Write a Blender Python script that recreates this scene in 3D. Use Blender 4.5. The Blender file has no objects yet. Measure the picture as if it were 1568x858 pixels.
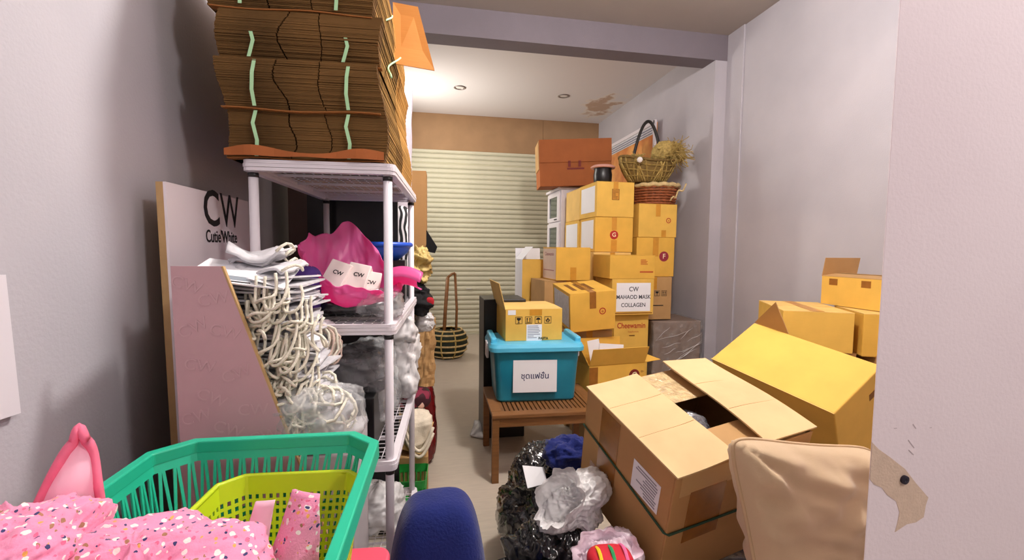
import bpy, bmesh, math, random
from mathutils import Vector, Matrix, Euler, noise
R_=math.radians; PI=math.pi
sc=bpy.context.scene; COL=sc.collection
# ------------------------------------------------------------ camera
F_PX=700.; W_PX=1568; H_PX=858; CAM_H=1.35
YAW,PITCH,ROLL=R_(10.44),R_(3.8),R_(.6)
_fw=Vector((math.sin(YAW)*math.cos(PITCH),math.cos(YAW)*math.cos(PITCH),-math.sin(PITCH)))
_r0=Vector((math.cos(YAW),-math.sin(YAW),0)); _u0=_r0.cross(_fw)
_r=_r0*math.cos(ROLL)+_u0*math.sin(ROLL); _u=_u0*math.cos(ROLL)-_r0*math.sin(ROLL)
cd=bpy.data.cameras.new('camera'); cam=bpy.data.objects.new('camera',cd); COL.objects.link(cam)
cd.sensor_fit='HORIZONTAL'; cd.sensor_width=36; cd.lens=36*F_PX/W_PX; cd.clip_start=.02
M=Matrix((( _r.x,_u.x,-_fw.x,0),(_r.y,_u.y,-_fw.y,0),(_r.z,_u.z,-_fw.z,CAM_H),(0,0,0,1)))
cam.matrix_world=M; sc.camera=cam
# ------------------------------------------------------------ world, lamps, exposure
wd=bpy.data.worlds.new('world'); sc.world=wd; wd.use_nodes=True
wd.node_tree.nodes['Background'].inputs[0].default_value=(1,.97,.95,1)
wd.node_tree.nodes['Background'].inputs[1].default_value=.22
def area(name,loc,size,power,color,rot=(0,0,0),sy=None):
    l=bpy.data.lights.new(name,'AREA'); l.energy=power; l.color=color; l.size=size
    if sy: l.shape='RECTANGLE'; l.size_y=sy
    o=bpy.data.objects.new(name,l); COL.objects.link(o); o.location=loc; o.rotation_euler=rot; return o
def bulb(name,loc,power,color,r=.12):
    l=bpy.data.lights.new(name,'POINT'); l.energy=power; l.color=color; l.shadow_soft_size=r
    o=bpy.data.objects.new(name,l); COL.objects.link(o); o.location=loc; return o
bulb('ceiling_lamp_light',(.92,1.60,3.08),125,(1,.96,.92))
area('tube_lamp_light',(-.55,6.0,2.45),1.0,29,(1,.95,.86),(0,R_(-96),0),.12)
bulb('hallway_lamp_light',(1.55,-.75,2.95),72,(1,.93,.91),.15)
sc.view_settings.view_transform='Standard'; sc.view_settings.look='None'
sc.view_settings.gamma=1; sc.view_settings.use_curve_mapping=False; sc.view_settings.exposure=.42
# ------------------------------------------------------------ helpers
def lin(c):
    return tuple(((v/255)/12.92 if v/255<=.04045 else ((v/255+.055)/1.055)**2.4) for v in c)
MATS={}
def mat(name,rgb,rough=.6,ns=0,na=.12,bump=0,bs=None,metal=0,spec=.4,alpha=1,trans=0,coat=0,rgb2=None,nd=4,stretch=None,sheen=0):
    if name in MATS: return MATS[name]
    m=bpy.data.materials.new(name); m.use_nodes=True; nt=m.node_tree; b=nt.nodes['Principled BSDF']
    c=lin(rgb)
    b.inputs['Base Color'].default_value=(*c,1); b.inputs['Roughness'].default_value=rough
    b.inputs['Metallic'].default_value=metal; b.inputs['Specular IOR Level'].default_value=spec
    b.inputs['Coat Weight'].default_value=coat
    if sheen: b.inputs['Sheen Weight'].default_value=sheen
    if ns or bump:
        tc=nt.nodes.new('ShaderNodeTexCoord'); mp=nt.nodes.new('ShaderNodeMapping')
        nt.links.new(tc.outputs['Object'],mp.inputs[0])
        if stretch: mp.inputs['Scale'].default_value=stretch
        if ns:
            n=nt.nodes.new('ShaderNodeTexNoise'); n.inputs['Scale'].default_value=ns; n.inputs['Detail'].default_value=nd
            nt.links.new(mp.outputs[0],n.inputs['Vector'])
            cr=nt.nodes.new('ShaderNodeValToRGB'); cr.color_ramp.elements[0].position=.3; cr.color_ramp.elements[1].position=.7
            a=tuple(v*(1-na) for v in c); d=lin(rgb2) if rgb2 else tuple(min(1,v*(1+na)) for v in c)
            cr.color_ramp.elements[0].color=(*a,1); cr.color_ramp.elements[1].color=(*d,1)
            nt.links.new(n.outputs['Fac'],cr.inputs[0]); nt.links.new(cr.outputs[0],b.inputs['Base Color'])
        if bump:
            n2=nt.nodes.new('ShaderNodeTexNoise'); n2.inputs['Scale'].default_value=bs or 60; n2.inputs['Detail'].default_value=5
            nt.links.new(mp.outputs[0],n2.inputs['Vector'])
            bp=nt.nodes.new('ShaderNodeBump'); bp.inputs['Strength'].default_value=bump; bp.inputs['Distance'].default_value=.01
            nt.links.new(n2.outputs['Fac'],bp.inputs['Height']); nt.links.new(bp.outputs[0],b.inputs['Normal'])
    if alpha<1: b.inputs['Alpha'].default_value=alpha
    if trans: b.inputs['Transmission Weight'].default_value=trans
    MATS[name]=m; return m
def card(name,rgb,var=.08,rough=.68):
    """cardboard: faint fibre noise plus fine corrugation relief"""
    if name in MATS: return MATS[name]
    m=mat(name,rgb,rough,6,var,spec=.25); nt=m.node_tree; b=nt.nodes['Principled BSDF']
    tc=nt.nodes.new('ShaderNodeTexCoord'); w=nt.nodes.new('ShaderNodeTexNoise'); mp=nt.nodes.new('ShaderNodeMapping')
    mp.inputs['Scale'].default_value=(12,12,160); w.inputs['Scale'].default_value=1; w.inputs['Detail'].default_value=3
    nt.links.new(tc.outputs['Object'],mp.inputs[0]); nt.links.new(mp.outputs[0],w.inputs[0])
    bp=nt.nodes.new('ShaderNodeBump'); bp.inputs['Strength'].default_value=.12; bp.inputs['Distance'].default_value=.004
    nt.links.new(w.outputs['Fac'],bp.inputs['Height']); nt.links.new(bp.outputs[0],b.inputs['Normal'])
    return m
def film(name,rgb,alpha=.35,rough=.15,bump=.5,bs=25):
    """thin plastic film: part see-through, part milky, glossy wrinkles"""
    if name in MATS: return MATS[name]
    m=mat(name,rgb,rough,0,0,bump,bs,spec=.8,coat=.3); nt=m.node_tree; b=nt.nodes['Principled BSDF']
    tc=nt.nodes.new('ShaderNodeTexCoord'); n=nt.nodes.new('ShaderNodeTexNoise'); n.inputs['Scale'].default_value=14; n.inputs['Detail'].default_value=6
    nt.links.new(tc.outputs['Object'],n.inputs[0]); mr=nt.nodes.new('ShaderNodeMapRange')
    mr.inputs['From Min'].default_value=.3; mr.inputs['From Max'].default_value=.7
    mr.inputs['To Min'].default_value=max(0,alpha-.2); mr.inputs['To Max'].default_value=min(1,alpha+.25)
    nt.links.new(n.outputs['Fac'],mr.inputs['Value']); nt.links.new(mr.outputs[0],b.inputs['Alpha'])
    return m
class MB:
    def __init__(s): s.v=[]; s.f=[]
    def add(s,vs,fs):
        k=len(s.v); s.v+=[tuple(v) for v in vs]; s.f+=[tuple(i+k for i in f) for f in fs]; return s
    def box(s,x0,x1,y0,y1,z0,z1,M=None):
        vs=[Vector(p) for p in ((x0,y0,z0),(x1,y0,z0),(x1,y1,z0),(x0,y1,z0),(x0,y0,z1),(x1,y0,z1),(x1,y1,z1),(x0,y1,z1))]
        if M: vs=[M@v for v in vs]
        return s.add(vs,[(0,3,2,1),(4,5,6,7),(0,1,5,4),(1,2,6,5),(2,3,7,6),(3,0,4,7)])
    def cbox(s,c,d,M=None): return s.box(c[0]-d[0]/2,c[0]+d[0]/2,c[1]-d[1]/2,c[1]+d[1]/2,c[2]-d[2]/2,c[2]+d[2]/2,M)
    def prism(s,poly,off):
        """poly: list of 3D points, off: extrusion vector"""
        n=len(poly); off=Vector(off); a=[Vector(p) for p in poly]; b=[p+off for p in a]
        return s.add(a+b,[tuple(range(n-1,-1,-1)),tuple(range(n,2*n))]+[(i,(i+1)%n,n+(i+1)%n,n+i) for i in range(n)])
    def tube(s,pts,r,n=6,closed=False):
        P=[Vector(p) for p in pts]; m=len(P); vs=[]; fs=[]; up=None
        for i,p in enumerate(P):
            t=(P[(i+1)%m]-P[i-1]) if closed else (P[min(i+1,m-1)]-P[max(i-1,0)])
            if t.length<1e-9: t=Vector((0,0,1))
            t.normalize()
            if up is None: up=Vector((0,0,1)) if abs(t.z)<.9 else Vector((1,0,0))
            a=up-t*up.dot(t)
            if a.length<1e-4: a=t.orthogonal()
            a.normalize(); up=a; b=t.cross(a)
            rr=r(i/(m-1)) if callable(r) else r
            for k in range(n): vs.append(p+(a*math.cos(2*PI*k/n)+b*math.sin(2*PI*k/n))*rr)
        for i in range(m if closed else m-1):
            j=(i+1)%m
            for k in range(n): fs.append((i*n+k,i*n+(k+1)%n,j*n+(k+1)%n,j*n+k))
        if not closed: fs+= [tuple(range(n-1,-1,-1)),tuple(range((m-1)*n,m*n))]
        return s.add(vs,fs)
    def bar(s,a,b,r,n=6): return s.tube([a,b],r,n)
    def lathe(s,prof,n=32,c=(0,0,0),sx=1,sy=1):
        vs=[];fs=[];m=len(prof)
        for (r,z) in prof:
            for k in range(n): vs.append((c[0]+sx*r*math.cos(2*PI*k/n),c[1]+sy*r*math.sin(2*PI*k/n),c[2]+z))
        for i in range(m-1):
            for k in range(n): fs.append((i*n+k,i*n+(k+1)%n,(i+1)*n+(k+1)%n,(i+1)*n+k))
        return s.add(vs,fs)
    def grid(s,fn,nu,nv,cu=False):
        vs=[fn(i/(nu if cu else nu-1),j/(nv-1)) for j in range(nv) for i in range(nu)]; fs=[]
        for j in range(nv-1):
            for i in range(nu if cu else nu-1):
                k=(i+1)%nu; fs.append((j*nu+i,j*nu+k,(j+1)*nu+k,(j+1)*nu+i))
        return s.add(vs,fs)
    def mesh(s,name,smooth=False):
        me=bpy.data.meshes.new(name); me.from_pydata(s.v,[],s.f); me.update()
        if smooth: me.polygons.foreach_set('use_smooth',[True]*len(me.polygons))
        return me
    def build(s,name,m,parent=None,loc=(0,0,0),rot=(0,0,0),smooth=False,bevel=0,solid=0,sub=0,label=None):
        me=s.mesh(name,smooth); return link(name,me,m,parent,loc,rot,bevel,solid,sub,label)
def link(name,me,m,parent=None,loc=(0,0,0),rot=(0,0,0),bevel=0,solid=0,sub=0,label=None):
    if m and not me.materials: me.materials.append(m)
    o=bpy.data.objects.new(name,me); COL.objects.link(o); o.parent=parent; o.location=loc; o.rotation_euler=rot
    if solid: d=o.modifiers.new('solid','SOLIDIFY'); d.thickness=solid; d.offset=0
    if bevel: d=o.modifiers.new('bevel','BEVEL'); d.width=bevel; d.segments=2; d.limit_method='ANGLE'
    if sub: d=o.modifiers.new('sub','SUBSURF'); d.levels=sub; d.render_levels=sub
    if label: o['label']=label
    return o
def tag(o,label,cat,group=None,kind=None):
    o['label']=label; o['category']=cat
    if group: o['group']=group
    if kind: o['kind']=kind
    return o
def thing(name,label,cat,loc=(0,0,0),rot=(0,0,0),group=None):
    o=bpy.data.objects.new(name,None); COL.objects.link(o); o.empty_display_size=.05
    o.location=loc; o.rotation_euler=rot if hasattr(rot,'__len__') else (0,0,rot); return tag(o,label,cat,group)
def struct(o): o['kind']='structure'; return o
def copy_tree(o,parent=None):
    c=o.copy(); COL.objects.link(c); c.parent=parent
    for ch in list(o.children): copy_tree(ch,c)
    return c
def text(s,size,m,parent,loc,rot=(PI/2,0,0),name='lettering',align='CENTER',sx=1,bold=0,space=1):
    cu=bpy.data.curves.new('t','FONT'); cu.body=s; cu.size=size; cu.align_x=align; cu.align_y='CENTER'; cu.offset=bold; cu.space_character=space
    cu.resolution_u=3; cu.extrude=.0003
    t=bpy.data.objects.new('t',cu); COL.objects.link(t); bpy.context.view_layer.update()
    me=bpy.data.meshes.new_from_object(t.evaluated_get(bpy.context.evaluated_depsgraph_get()))
    bpy.data.objects.remove(t); bpy.data.curves.remove(cu); me.materials.clear()
    o=link(name,me,m,parent,loc,rot); o.scale=(sx,1,1); return o
def nz(p,f,seed=0): return noise.noise(Vector((p[0]*f+seed*7.3,p[1]*f-seed*3.1,p[2]*f+seed*1.7)))
def blob(dims,seed=0,amp=.02,freq=6,nu=72,nv=44,e=.7,ridge=0,rf=14,flat=.0,taper=0):
    """soft lump standing on z=0, size dims, e<1 boxier; ridge adds sharp crumple folds"""
    mb=MB(); a,b,c=dims[0]/2,dims[1]/2,dims[2]/2
    def sg(x,p): return math.copysign(abs(x)**p,x)
    def fn(u,v):
        th=2*PI*u; ph=-PI/2+PI*v
        p=Vector((a*sg(math.cos(ph),e)*sg(math.cos(th),e),b*sg(math.cos(ph),e)*sg(math.sin(th),e),c*sg(math.sin(ph),e)))
        k=1-taper*(p.z/c+1)/2; p.x*=k; p.y*=k
        d=p.normalized(); q=nz(p,freq,seed)*amp
        if ridge:
            w_=Vector((nz(p,rf*.4,seed+11),nz(p,rf*.4,seed+12),nz(p,rf*.4,seed+13)))*.06
            g=p+w_; a1=Vector((g.x*1.0+g.z*.5,g.y*.45,g.z*.35-g.x*.2)); a2=Vector((g.x*.4-g.y*.3,g.y*.5+g.z*.6,g.z*.9))
            q+=(.30-abs(nz(a1,rf,seed+3))*1.7)*ridge+(.5-abs(nz(a2,rf*1.9,seed+5))*3.0)*ridge*.5+(.5-abs(nz(a1*1.3+a2,rf*3.6,seed+7))*3.2)*ridge*.26+(.5-abs(nz(g+a2,rf*7,seed+9))*3)*ridge*.12
        p+=d*q; p.z+=c
        if p.z<0: p.z=0
        return p
    mb.grid(fn,nu,nv,True); return mb
def at(x,y,Y=None,X=None,Z=None):
    d=_fw+_r*((x-W_PX/2)/F_PX)-_u*((y-H_PX/2)/F_PX); c=Vector((0,0,CAM_H))
    t=Y/d.y if Y is not None else (X/d.x if X is not None else (Z-CAM_H)/d.z)
    return c+d*t
# ------------------------------------------------------------ materials
def wallmat(name,rgb,rgb2):
    m=mat(name,rgb,.75,1.6,.05,.12,120,rgb2=rgb2,spec=.25,nd=6); return m
M_wall=wallmat('lilac_grey_plaster',(184,180,187),(194,189,195))
M_wallpink=wallmat('pale_pink_plaster',(236,222,227),(240,229,233))
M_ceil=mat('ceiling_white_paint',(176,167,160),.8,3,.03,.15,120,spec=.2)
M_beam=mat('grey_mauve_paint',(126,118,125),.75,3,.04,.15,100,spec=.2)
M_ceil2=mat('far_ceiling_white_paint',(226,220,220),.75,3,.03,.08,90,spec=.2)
M_floor=mat('beige_floor_tile',(198,186,170),.35,9,.06,.05,200,spec=.4,stretch=(1,6,1))
M_shut=mat('shutter_enamel',(206,202,178),.42,3,.05,spec=.5)
M_mdf=mat('brown_hardboard',(165,130,95),.7,5,.07)
M_yel=card('yellow_cardboard',(228,183,86)); M_yel2=card('golden_cardboard',(225,176,76)); M_yelL=card('pale_yellow_cardboard',(234,194,116))
M_kraft=card('kraft_cardboard',(184,140,90)); M_kraftL=card('pale_kraft_cardboard',(218,188,140)); M_brown=card('red_brown_cardboard',(170,98,52)); M_tan=card('tan_cardboard',(190,150,100))
M_sheet_shaded=card('shaded_sheet_edge',(106,77,42),.35,.95)  # dark tone paints in the shade on the bundles' fluted fronts
M_tape=mat('brown_packing_tape',(150,96,38),.25,20,.15,spec=.6); M_tapeY=mat('tan_packing_tape',(206,144,44),.3,20,.08,spec=.5)
M_white=mat('white_paper',(238,238,242),.6,5,.02); M_paperG=mat('grey_white_paper',(206,204,208),.6,30,.12)
M_ink=mat('black_ink',(30,28,30),.6); M_red=mat('red_ink',(176,36,30),.6); M_navyink=mat('navy_ink',(40,44,90),.6); M_orange_ink=mat('orange_ink',(190,84,40),.6); M_brownink=mat('brown_ink',(130,84,30),.7)
M_wplastic=mat('white_plastic',(226,220,226),.35,3,.02,spec=.5); M_black=mat('black_plastic',(22,21,23),.35,5,.2,spec=.5)
M_blackcloth=mat('black_cloth',(20,19,22),.85,12,.3,.3,40); M_navy=mat('navy_fabric',(20,34,104),.8,14,.12,.25,160,spec=.2,sheen=.2)
M_rope=mat('cream_cotton_rope',(232,226,208),.9,40,.1,.4,200); M_ropep=mat('blush_cotton_rope',(222,196,182),.9,40,.1,.4,200)
M_teal=mat('teal_plastic',(36,186,148),.4,4,.04,spec=.5); M_lime=mat('lime_plastic',(196,218,36),.4,4,.04,spec=.5); M_coral=mat('coral_plastic',(238,84,110),.4,4,.04,spec=.5); M_green=mat('green_plastic',(38,150,60),.4,4,.05)
M_blue=mat('blue_plastic',(30,84,200),.35,4,.05,spec=.6)
M_clear=film('clear_plastic_film',(226,228,230),.30); M_milky=film('milky_plastic_film',(226,224,224),.9,.35); M_wrap=film('stretch_film',(196,186,180),.24,.12,.8,18)
M_blackfilm=mat('black_plastic_film',(18,19,22),.18,0,0,.8,22,spec=.8,coat=.4)
M_hot=mat('hot_pink_plastic_film',(255,124,200),.3,8,.12,.5,18,spec=.6); M_pinkfilm=film('pink_plastic_film',(232,212,224),.75,.3)
M_wood=mat('teak_wood',(134,90,50),.5,5,.2,.1,30,stretch=(1,1,12),spec=.4)
M_wicker=mat('brown_wicker',(150,84,48),.6,30,.25); M_wickerL=mat('pale_wicker',(206,180,128),.6,30,.2); M_willow=mat('olive_willow',(148,122,62),.6,40,.3); M_raffia=mat('dry_raffia',(176,150,86),.8,40,.3)
M_strap=mat('pale_green_strap',(176,222,172),.4,0); M_beige=mat('beige_canvas',(206,180,146),.85,3,.06,.15,600,sheen=.2)

nt=M_hot.node_tree; bs=nt.nodes['Principled BSDF']; tl=nt.nodes.new('ShaderNodeBsdfTranslucent'); tl.inputs[0].default_value=(*lin((255,80,175)),1); mx=nt.nodes.new('ShaderNodeMixShader'); mx.inputs[0].default_value=.5
nt.links.new(bs.outputs[0],mx.inputs[1]); nt.links.new(tl.outputs[0],mx.inputs[2]); nt.links.new(mx.outputs[0],nt.nodes['Material Output'].inputs[0])

def crinkle(m,scale=9,strength=.9,dist=.02):
    nt=m.node_tree; b=nt.nodes['Principled BSDF']; tc=nt.nodes.new('ShaderNodeTexCoord'); n=nt.nodes.new('ShaderNodeTexNoise')
    n.noise_type='RIDGED_MULTIFRACTAL'; n.inputs['Scale'].default_value=scale; n.inputs['Detail'].default_value=5; n.inputs['Roughness'].default_value=.55; n.inputs['Distortion'].default_value=.6
    bp=nt.nodes.new('ShaderNodeBump'); bp.inputs['Strength'].default_value=strength; bp.inputs['Distance'].default_value=dist
    nt.links.new(tc.outputs['Object'],n.inputs[0]); nt.links.new(n.outputs['Fac'],bp.inputs['Height']); nt.links.new(bp.outputs[0],b.inputs['Normal'])
for m_ in (M_clear,M_milky,M_pinkfilm,M_blackfilm): crinkle(m_)
crinkle(M_wrap,6,.8,.02); crinkle(M_hot,7,.35,.015)

def sack(name,label,cat,loc,rot,dims,seed,m,ridge=.035,rf=8,mouth=None,nu=150,nv=96,e=.75,taper=.1,amp=.05):
    """crumpled plastic sack: lumpy body plus a ruffled open mouth"""
    t=thing(name,label,cat,loc,rot)
    blob(dims,seed,amp,5.5,nu=nu,nv=nv,ridge=ridge,rf=rf,e=e,taper=taper).build('film',m,t,smooth=True)
    if mouth:
        (mx_,my_,mz_),(rx,ry,rz),r0,L=mouth
        def fn(u,v):
            th=2*PI*u; q=1+.08*math.sin(th*3+seed)*v+.03*math.sin(th*13+seed*2+4*v)*v+.16*nz((math.cos(th)*2,math.sin(th)*2,v*2),1.4,seed)+.04*(.5-abs(nz((math.cos(th)*2,math.sin(th)*2,v*3),3.5,seed+1))*3)
            return (r0*(1+.5*v)*q*math.cos(th),r0*(.75+.35*v)*q*math.sin(th),L*v*(.9+.5*nz((math.cos(th),math.sin(th),0),2.2,seed+4))-.02)
        MB().grid(fn,96,22,True).build('mouth',m,t,(mx_,my_,mz_),(R_(rx),R_(ry),R_(rz)),smooth=True)
    return t
# ------------------------------------------------------------ room shell
YB=7.2; XL=-.70; XN=2.865; XF=2.723; ZN=3.43; ZF=3.40
struct(MB().box(XL-.1,3.2,-2.6,YB+.2,-.1,0).build('floor',M_floor))
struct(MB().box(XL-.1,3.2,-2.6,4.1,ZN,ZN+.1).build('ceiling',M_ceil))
# far ceiling with a water-stained, peeling corner
m=M_ceil2.copy(); m.name='far_ceiling_stained'; nt=m.node_tree; b=nt.nodes['Principled BSDF']
tc=nt.nodes.new('ShaderNodeTexCoord'); mp=nt.nodes.new('ShaderNodeMapping'); mp.inputs['Location'].default_value=(-2.42,-6.35,-3.4); 
sb=nt.nodes.new('ShaderNodeVectorMath'); sb.operation='MULTIPLY'; sb.inputs[1].default_value=(2.2,1.1,1)
nt.links.new(tc.outputs['Object'],mp.inputs[0]); nt.links.new(mp.outputs[0],sb.inputs[0])
ln=nt.nodes.new('ShaderNodeVectorMath'); ln.operation='LENGTH'; nt.links.new(sb.outputs[0],ln.inputs[0])
nn=nt.nodes.new('ShaderNodeTexNoise'); nn.inputs['Scale'].default_value=6; nn.inputs['Detail'].default_value=8; nt.links.new(tc.outputs['Object'],nn.inputs[0])
ad=nt.nodes.new('ShaderNodeMath'); ad.operation='MULTIPLY_ADD'; ad.inputs[1].default_value=1.5; nt.links.new(nn.outputs['Fac'],ad.inputs[0]); nt.links.new(ln.outputs['Value'],ad.inputs[2])
cr=nt.nodes.new('ShaderNodeValToRGB'); cr.color_ramp.elements[0].position=1.0/1.6; cr.color_ramp.elements[1].position=1.35/1.6
cr.color_ramp.elements[0].color=(*lin((196,168,148)),1); cr.color_ramp.elements[1].color=(*lin((226,220,220)),1)
e=cr.color_ramp.elements.new(1.15/1.6); e.color=(*lin((232,222,214)),1)
dv=nt.nodes.new('ShaderNodeMath'); dv.operation='MULTIPLY'; dv.inputs[1].default_value=1/1.6; nt.links.new(ad.outputs[0],dv.inputs[0]); nt.links.new(dv.outputs[0],cr.inputs[0])
nt.links.new(cr.outputs[0],b.inputs['Base Color'])
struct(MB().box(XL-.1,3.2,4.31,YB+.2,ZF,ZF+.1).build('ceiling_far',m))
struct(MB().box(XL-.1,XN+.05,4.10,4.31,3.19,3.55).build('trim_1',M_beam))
struct(MB().box(XL-.1,XL,-2.6,YB+.2,0,3.6).build('wall_left',M_wall))
struct(MB().box(XN,XN+.25,-2.6,4.10,0,3.6).build('wall_right',M_wall))
struct(MB().box(XF,XN+.25,4.102,YB+.2,0,3.6).build('wall_right_far',M_wall))
struct(MB().box(XN-.018,XN,3.87,4.10,0,ZN).build('trim_2',M_wall,bevel=.003))
struct(MB().box(XL-.1,3.2,YB+.12,YB+.22,0,3.6).build('wall_back',M_wall))
# near partition on the right: pale wall with a peeled patch and a screw plug
wf=struct(MB().prism([(.818,.70,0),(2.9,.70,0),(2.9,.80,0),(.945,.80,0)],(0,0,ZN)).build('wall_front',M_wallpink,bevel=.003))
pk=[(1330,678),(1345,688),(1362,700),(1385,718),(1402,740),(1421,762),(1417,774),(1414,792),(1402,800),(1388,803),(1370,815),(1374,800),(1377,785),(1372,768),(1358,758),(1350,747),(1338,742),(1328,734)]
pp=[at(x,y,Y=.70) for x,y in pk]; pp=[Vector((max(p.x,.8195),.6992,p.z)) for p in pp]
MB().prism(pp,(0,.0008,0)).build('peeled_patch',mat('bare_render',(212,188,168),.85,40,.06,.2,200),wf,label='peeled patch of bare beige plaster')
p=at(1383,734,Y=.70); s=MB(); s.lathe([(.0001,0),(.0085,0),(.0085,.004),(.004,.005),(.0001,.003)],16); s.build('screw_plug',mat('dark_metal',(52,48,60),.5,80,.4,metal=.4),wf,(p.x,.699,p.z),(PI/2,0,0),label='small dark round screw plug')
for (x,y,w_,a) in ((1400,653,.012,-50),(1395,680,.022,-48),(1395,693,.016,-40),(1425,655,.004,0),(1371,656,.006,0)):
    p=at(x,y,Y=.70); MB().box(-w_/2,w_/2,-.0006,0,-.0007,.0007).build('scratch',mat('scratch_grey',(196,182,187),.8),wf,(p.x,.6998,p.z),(0,R_(-a),0))
# hardboard panel over the shutter (two boards)
def board(x0,x1): return MB().box(x0,x1,YB-.03,YB+.02,2.86,ZF).build('hardboard_panel',M_mdf,pan)
pan=bpy.data.objects.new('trim_3',None); COL.objects.link(pan); pan['kind']='structure'; pan['label']='brown hardboard panel above the roller shutter'
for a,b_ in ((XL,1.795),(1.80,XF)): board(a,b_)
# roller shutter: one object for every slat
sh=bpy.data.objects.new('door_1',None); COL.objects.link(sh); sh.location=(0,YB,0); sh['kind']='structure'; sh['label']='closed pale grey-green roller shutter at the far end'
SH=.0755; prof=[(0.000,0),(-.012,.006),(-.019,.020),(-.021,.038),(-.017,.055),(-.008,.066),(.002,.070),(.004,.0755)]
sm=MB(); vs=[];n=len(prof)
for X_ in (XL,XF): vs+=[(X_,y,z) for y,z in prof]
sm.add(vs,[(i,n+i,n+i+1,i+1) for i in range(n-1)]); me=sm.mesh('slat',True); me.materials.append(M_shut)
for i in range(38):
    o=bpy.data.objects.new('slat',me); COL.objects.link(o); o.parent=sh; o.location=(0,nz((i,0,0),.9)*.004,.02+i*SH)
MB().box(XL,XF,-.03,.03,0,.03).build('bottom_rail',M_shut,sh,bevel=.003)
MB().box(-.04,.04,-.045,-.02,0,.014).build('pull_handle',mat('bright_steel',(220,220,220),.3,metal=.8),sh,(.63,0,.72),bevel=.003)
# recessed downlights
for i,(x,y) in enumerate(((704,134),(863,147))):
    p=at(x,y,Z=ZF)
    t=thing('downlight',('round recessed downlight nearer the left wall','round recessed downlight nearer the water stain')[i],'downlight',(p.x,p.y,ZF),0,'recessed ceiling downlights')
    MB().lathe([(.075,-.001),(.078,-.006),(.062,-.010),(.052,-.004),(.050,.0)],28).build('trim_ring',mat('chrome_ring',(150,140,138),.35,metal=.6),t,smooth=True)
    MB().lathe([(.0001,-.002),(.03,-.005),(.05,-.001)],24).build('lens',mat('frosted_lens',(226,220,216),.3),t,smooth=True)
# ------------------------------------------------------------ cartons
def tape_strip(t,w,d,h,m,wt=.05,drop=.12,x=0):
    o=MB().box(x-wt/2,x+wt/2,-.0015,d+.0015,h+.0034,h+.0042).build('tape',m,t)
    if drop: MB().box(x-wt/2,x+wt/2,-.0018,-.0008,h-drop,h+.0034).build('tape',m,t)
def carton(label,loc,rot,w,d,h,m=None,tape=M_tapeY,drop=.12,flaps=True,group=None,seam='y',name='carton',tx=0):
    m=m or M_yel; t=thing(name,label,'carton',loc,rot,group)
    MB().box(-w/2,w/2,0,d,0,h-.003).build('body',m,t,bevel=.004)
    if flaps:
        if seam=='y':
            MB().box(-w/2,-.0015,0,d,h-.003,h).build('flap',m,t); MB().box(.0015,w/2,0,d,h-.003,h).build('flap',m,t)
        else:
            MB().box(-w/2,w/2,0,d/2-.0015,h-.003,h).build('flap',m,t); MB().box(-w/2,w/2,d/2+.0015,d,h-.003,h).build('flap',m,t)
    if tape: tape_strip(t,w,d,h-.003,tape,drop=drop,x=tx)
    return t
def open_carton(label,loc,rot,w,d,h,m,flaps,th=.004,group=None,minner=None):
    """flaps: dict side->(angle from closed, length)"""
    t=thing('carton',label,'carton',loc,rot,group)
    b=MB(); b.box(-w/2,w/2,0,th,0,h); b.box(-w/2,w/2,d-th,d,0,h); b.box(-w/2,-w/2+th,th,d-th,0,h); b.box(w/2-th,w/2,th,d-th,0,h); b.box(-w/2+th,w/2-th,th,d-th,0,th)
    b.build('body',m,t)
    for s,(a,L) in flaps.items():
        if s=='front': me=MB().box(-w/2,w/2,0,L,0,th); o=me.build('flap',minner or m,t,(0,0,h),(R_(a),0,0))
        if s=='back': me=MB().box(-w/2,w/2,-L,0,0,th); o=me.build('flap',minner or m,t,(0,d,h),(R_(-a),0,0))
        if s=='left': me=MB().box(0,L,0,d,0,th); o=me.build('flap',minner or m,t,(-w/2,0,h),(0,R_(-a),0))
        if s=='right': me=MB().box(-L,0,0,d,0,th); o=me.build('flap',minner or m,t,(w/2,0,h),(0,R_(a),0))
    return t
def roundel(t,x,z,r,ch,m=M_red,fill=True):
    if fill:
        MB().lathe([(.0001,-.001),(r,-.001),(r,.0),(.0001,.0)],28).build('printed_roundel',m,t,(x,-.0005,z),(PI/2,0,0))
        text(ch,r*1.35,mat('print_cream',(244,226,190),.6),t,(x,-.0022,z),bold=.0006)
    else:
        MB().lathe([(r*.72,-.001),(r,-.001),(r,0),(r*.72,0)],28).build('printed_roundel',m,t,(x,-.0005,z),(PI/2,0,0)); text(ch,r*1.1,m,t,(x,-.0022,z),bold=.0005)
def paper(t,x,z,w,h,m=None,name='paper_label',y=-.001,rot=(0,0,0)):
    return MB().box(-w/2,w/2,-.0008,0,-h/2,h/2).build(name,m or M_white,t,(x,y,z),rot)
def lines(t,x,z,w,h,n,m=M_ink,y=-.0022,seed=0):
    rd=random.Random(seed); b=MB()
    for i in range(n):
        zz=z+h/2-(i+.5)*h/n; L=w*rd.uniform(.45,1); b.box(x-w/2,x-w/2+L,y,y+.0003,zz-h/n*.22,zz+h/n*.22)
    o=b.build('printed_lines',m,t); return o
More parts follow.
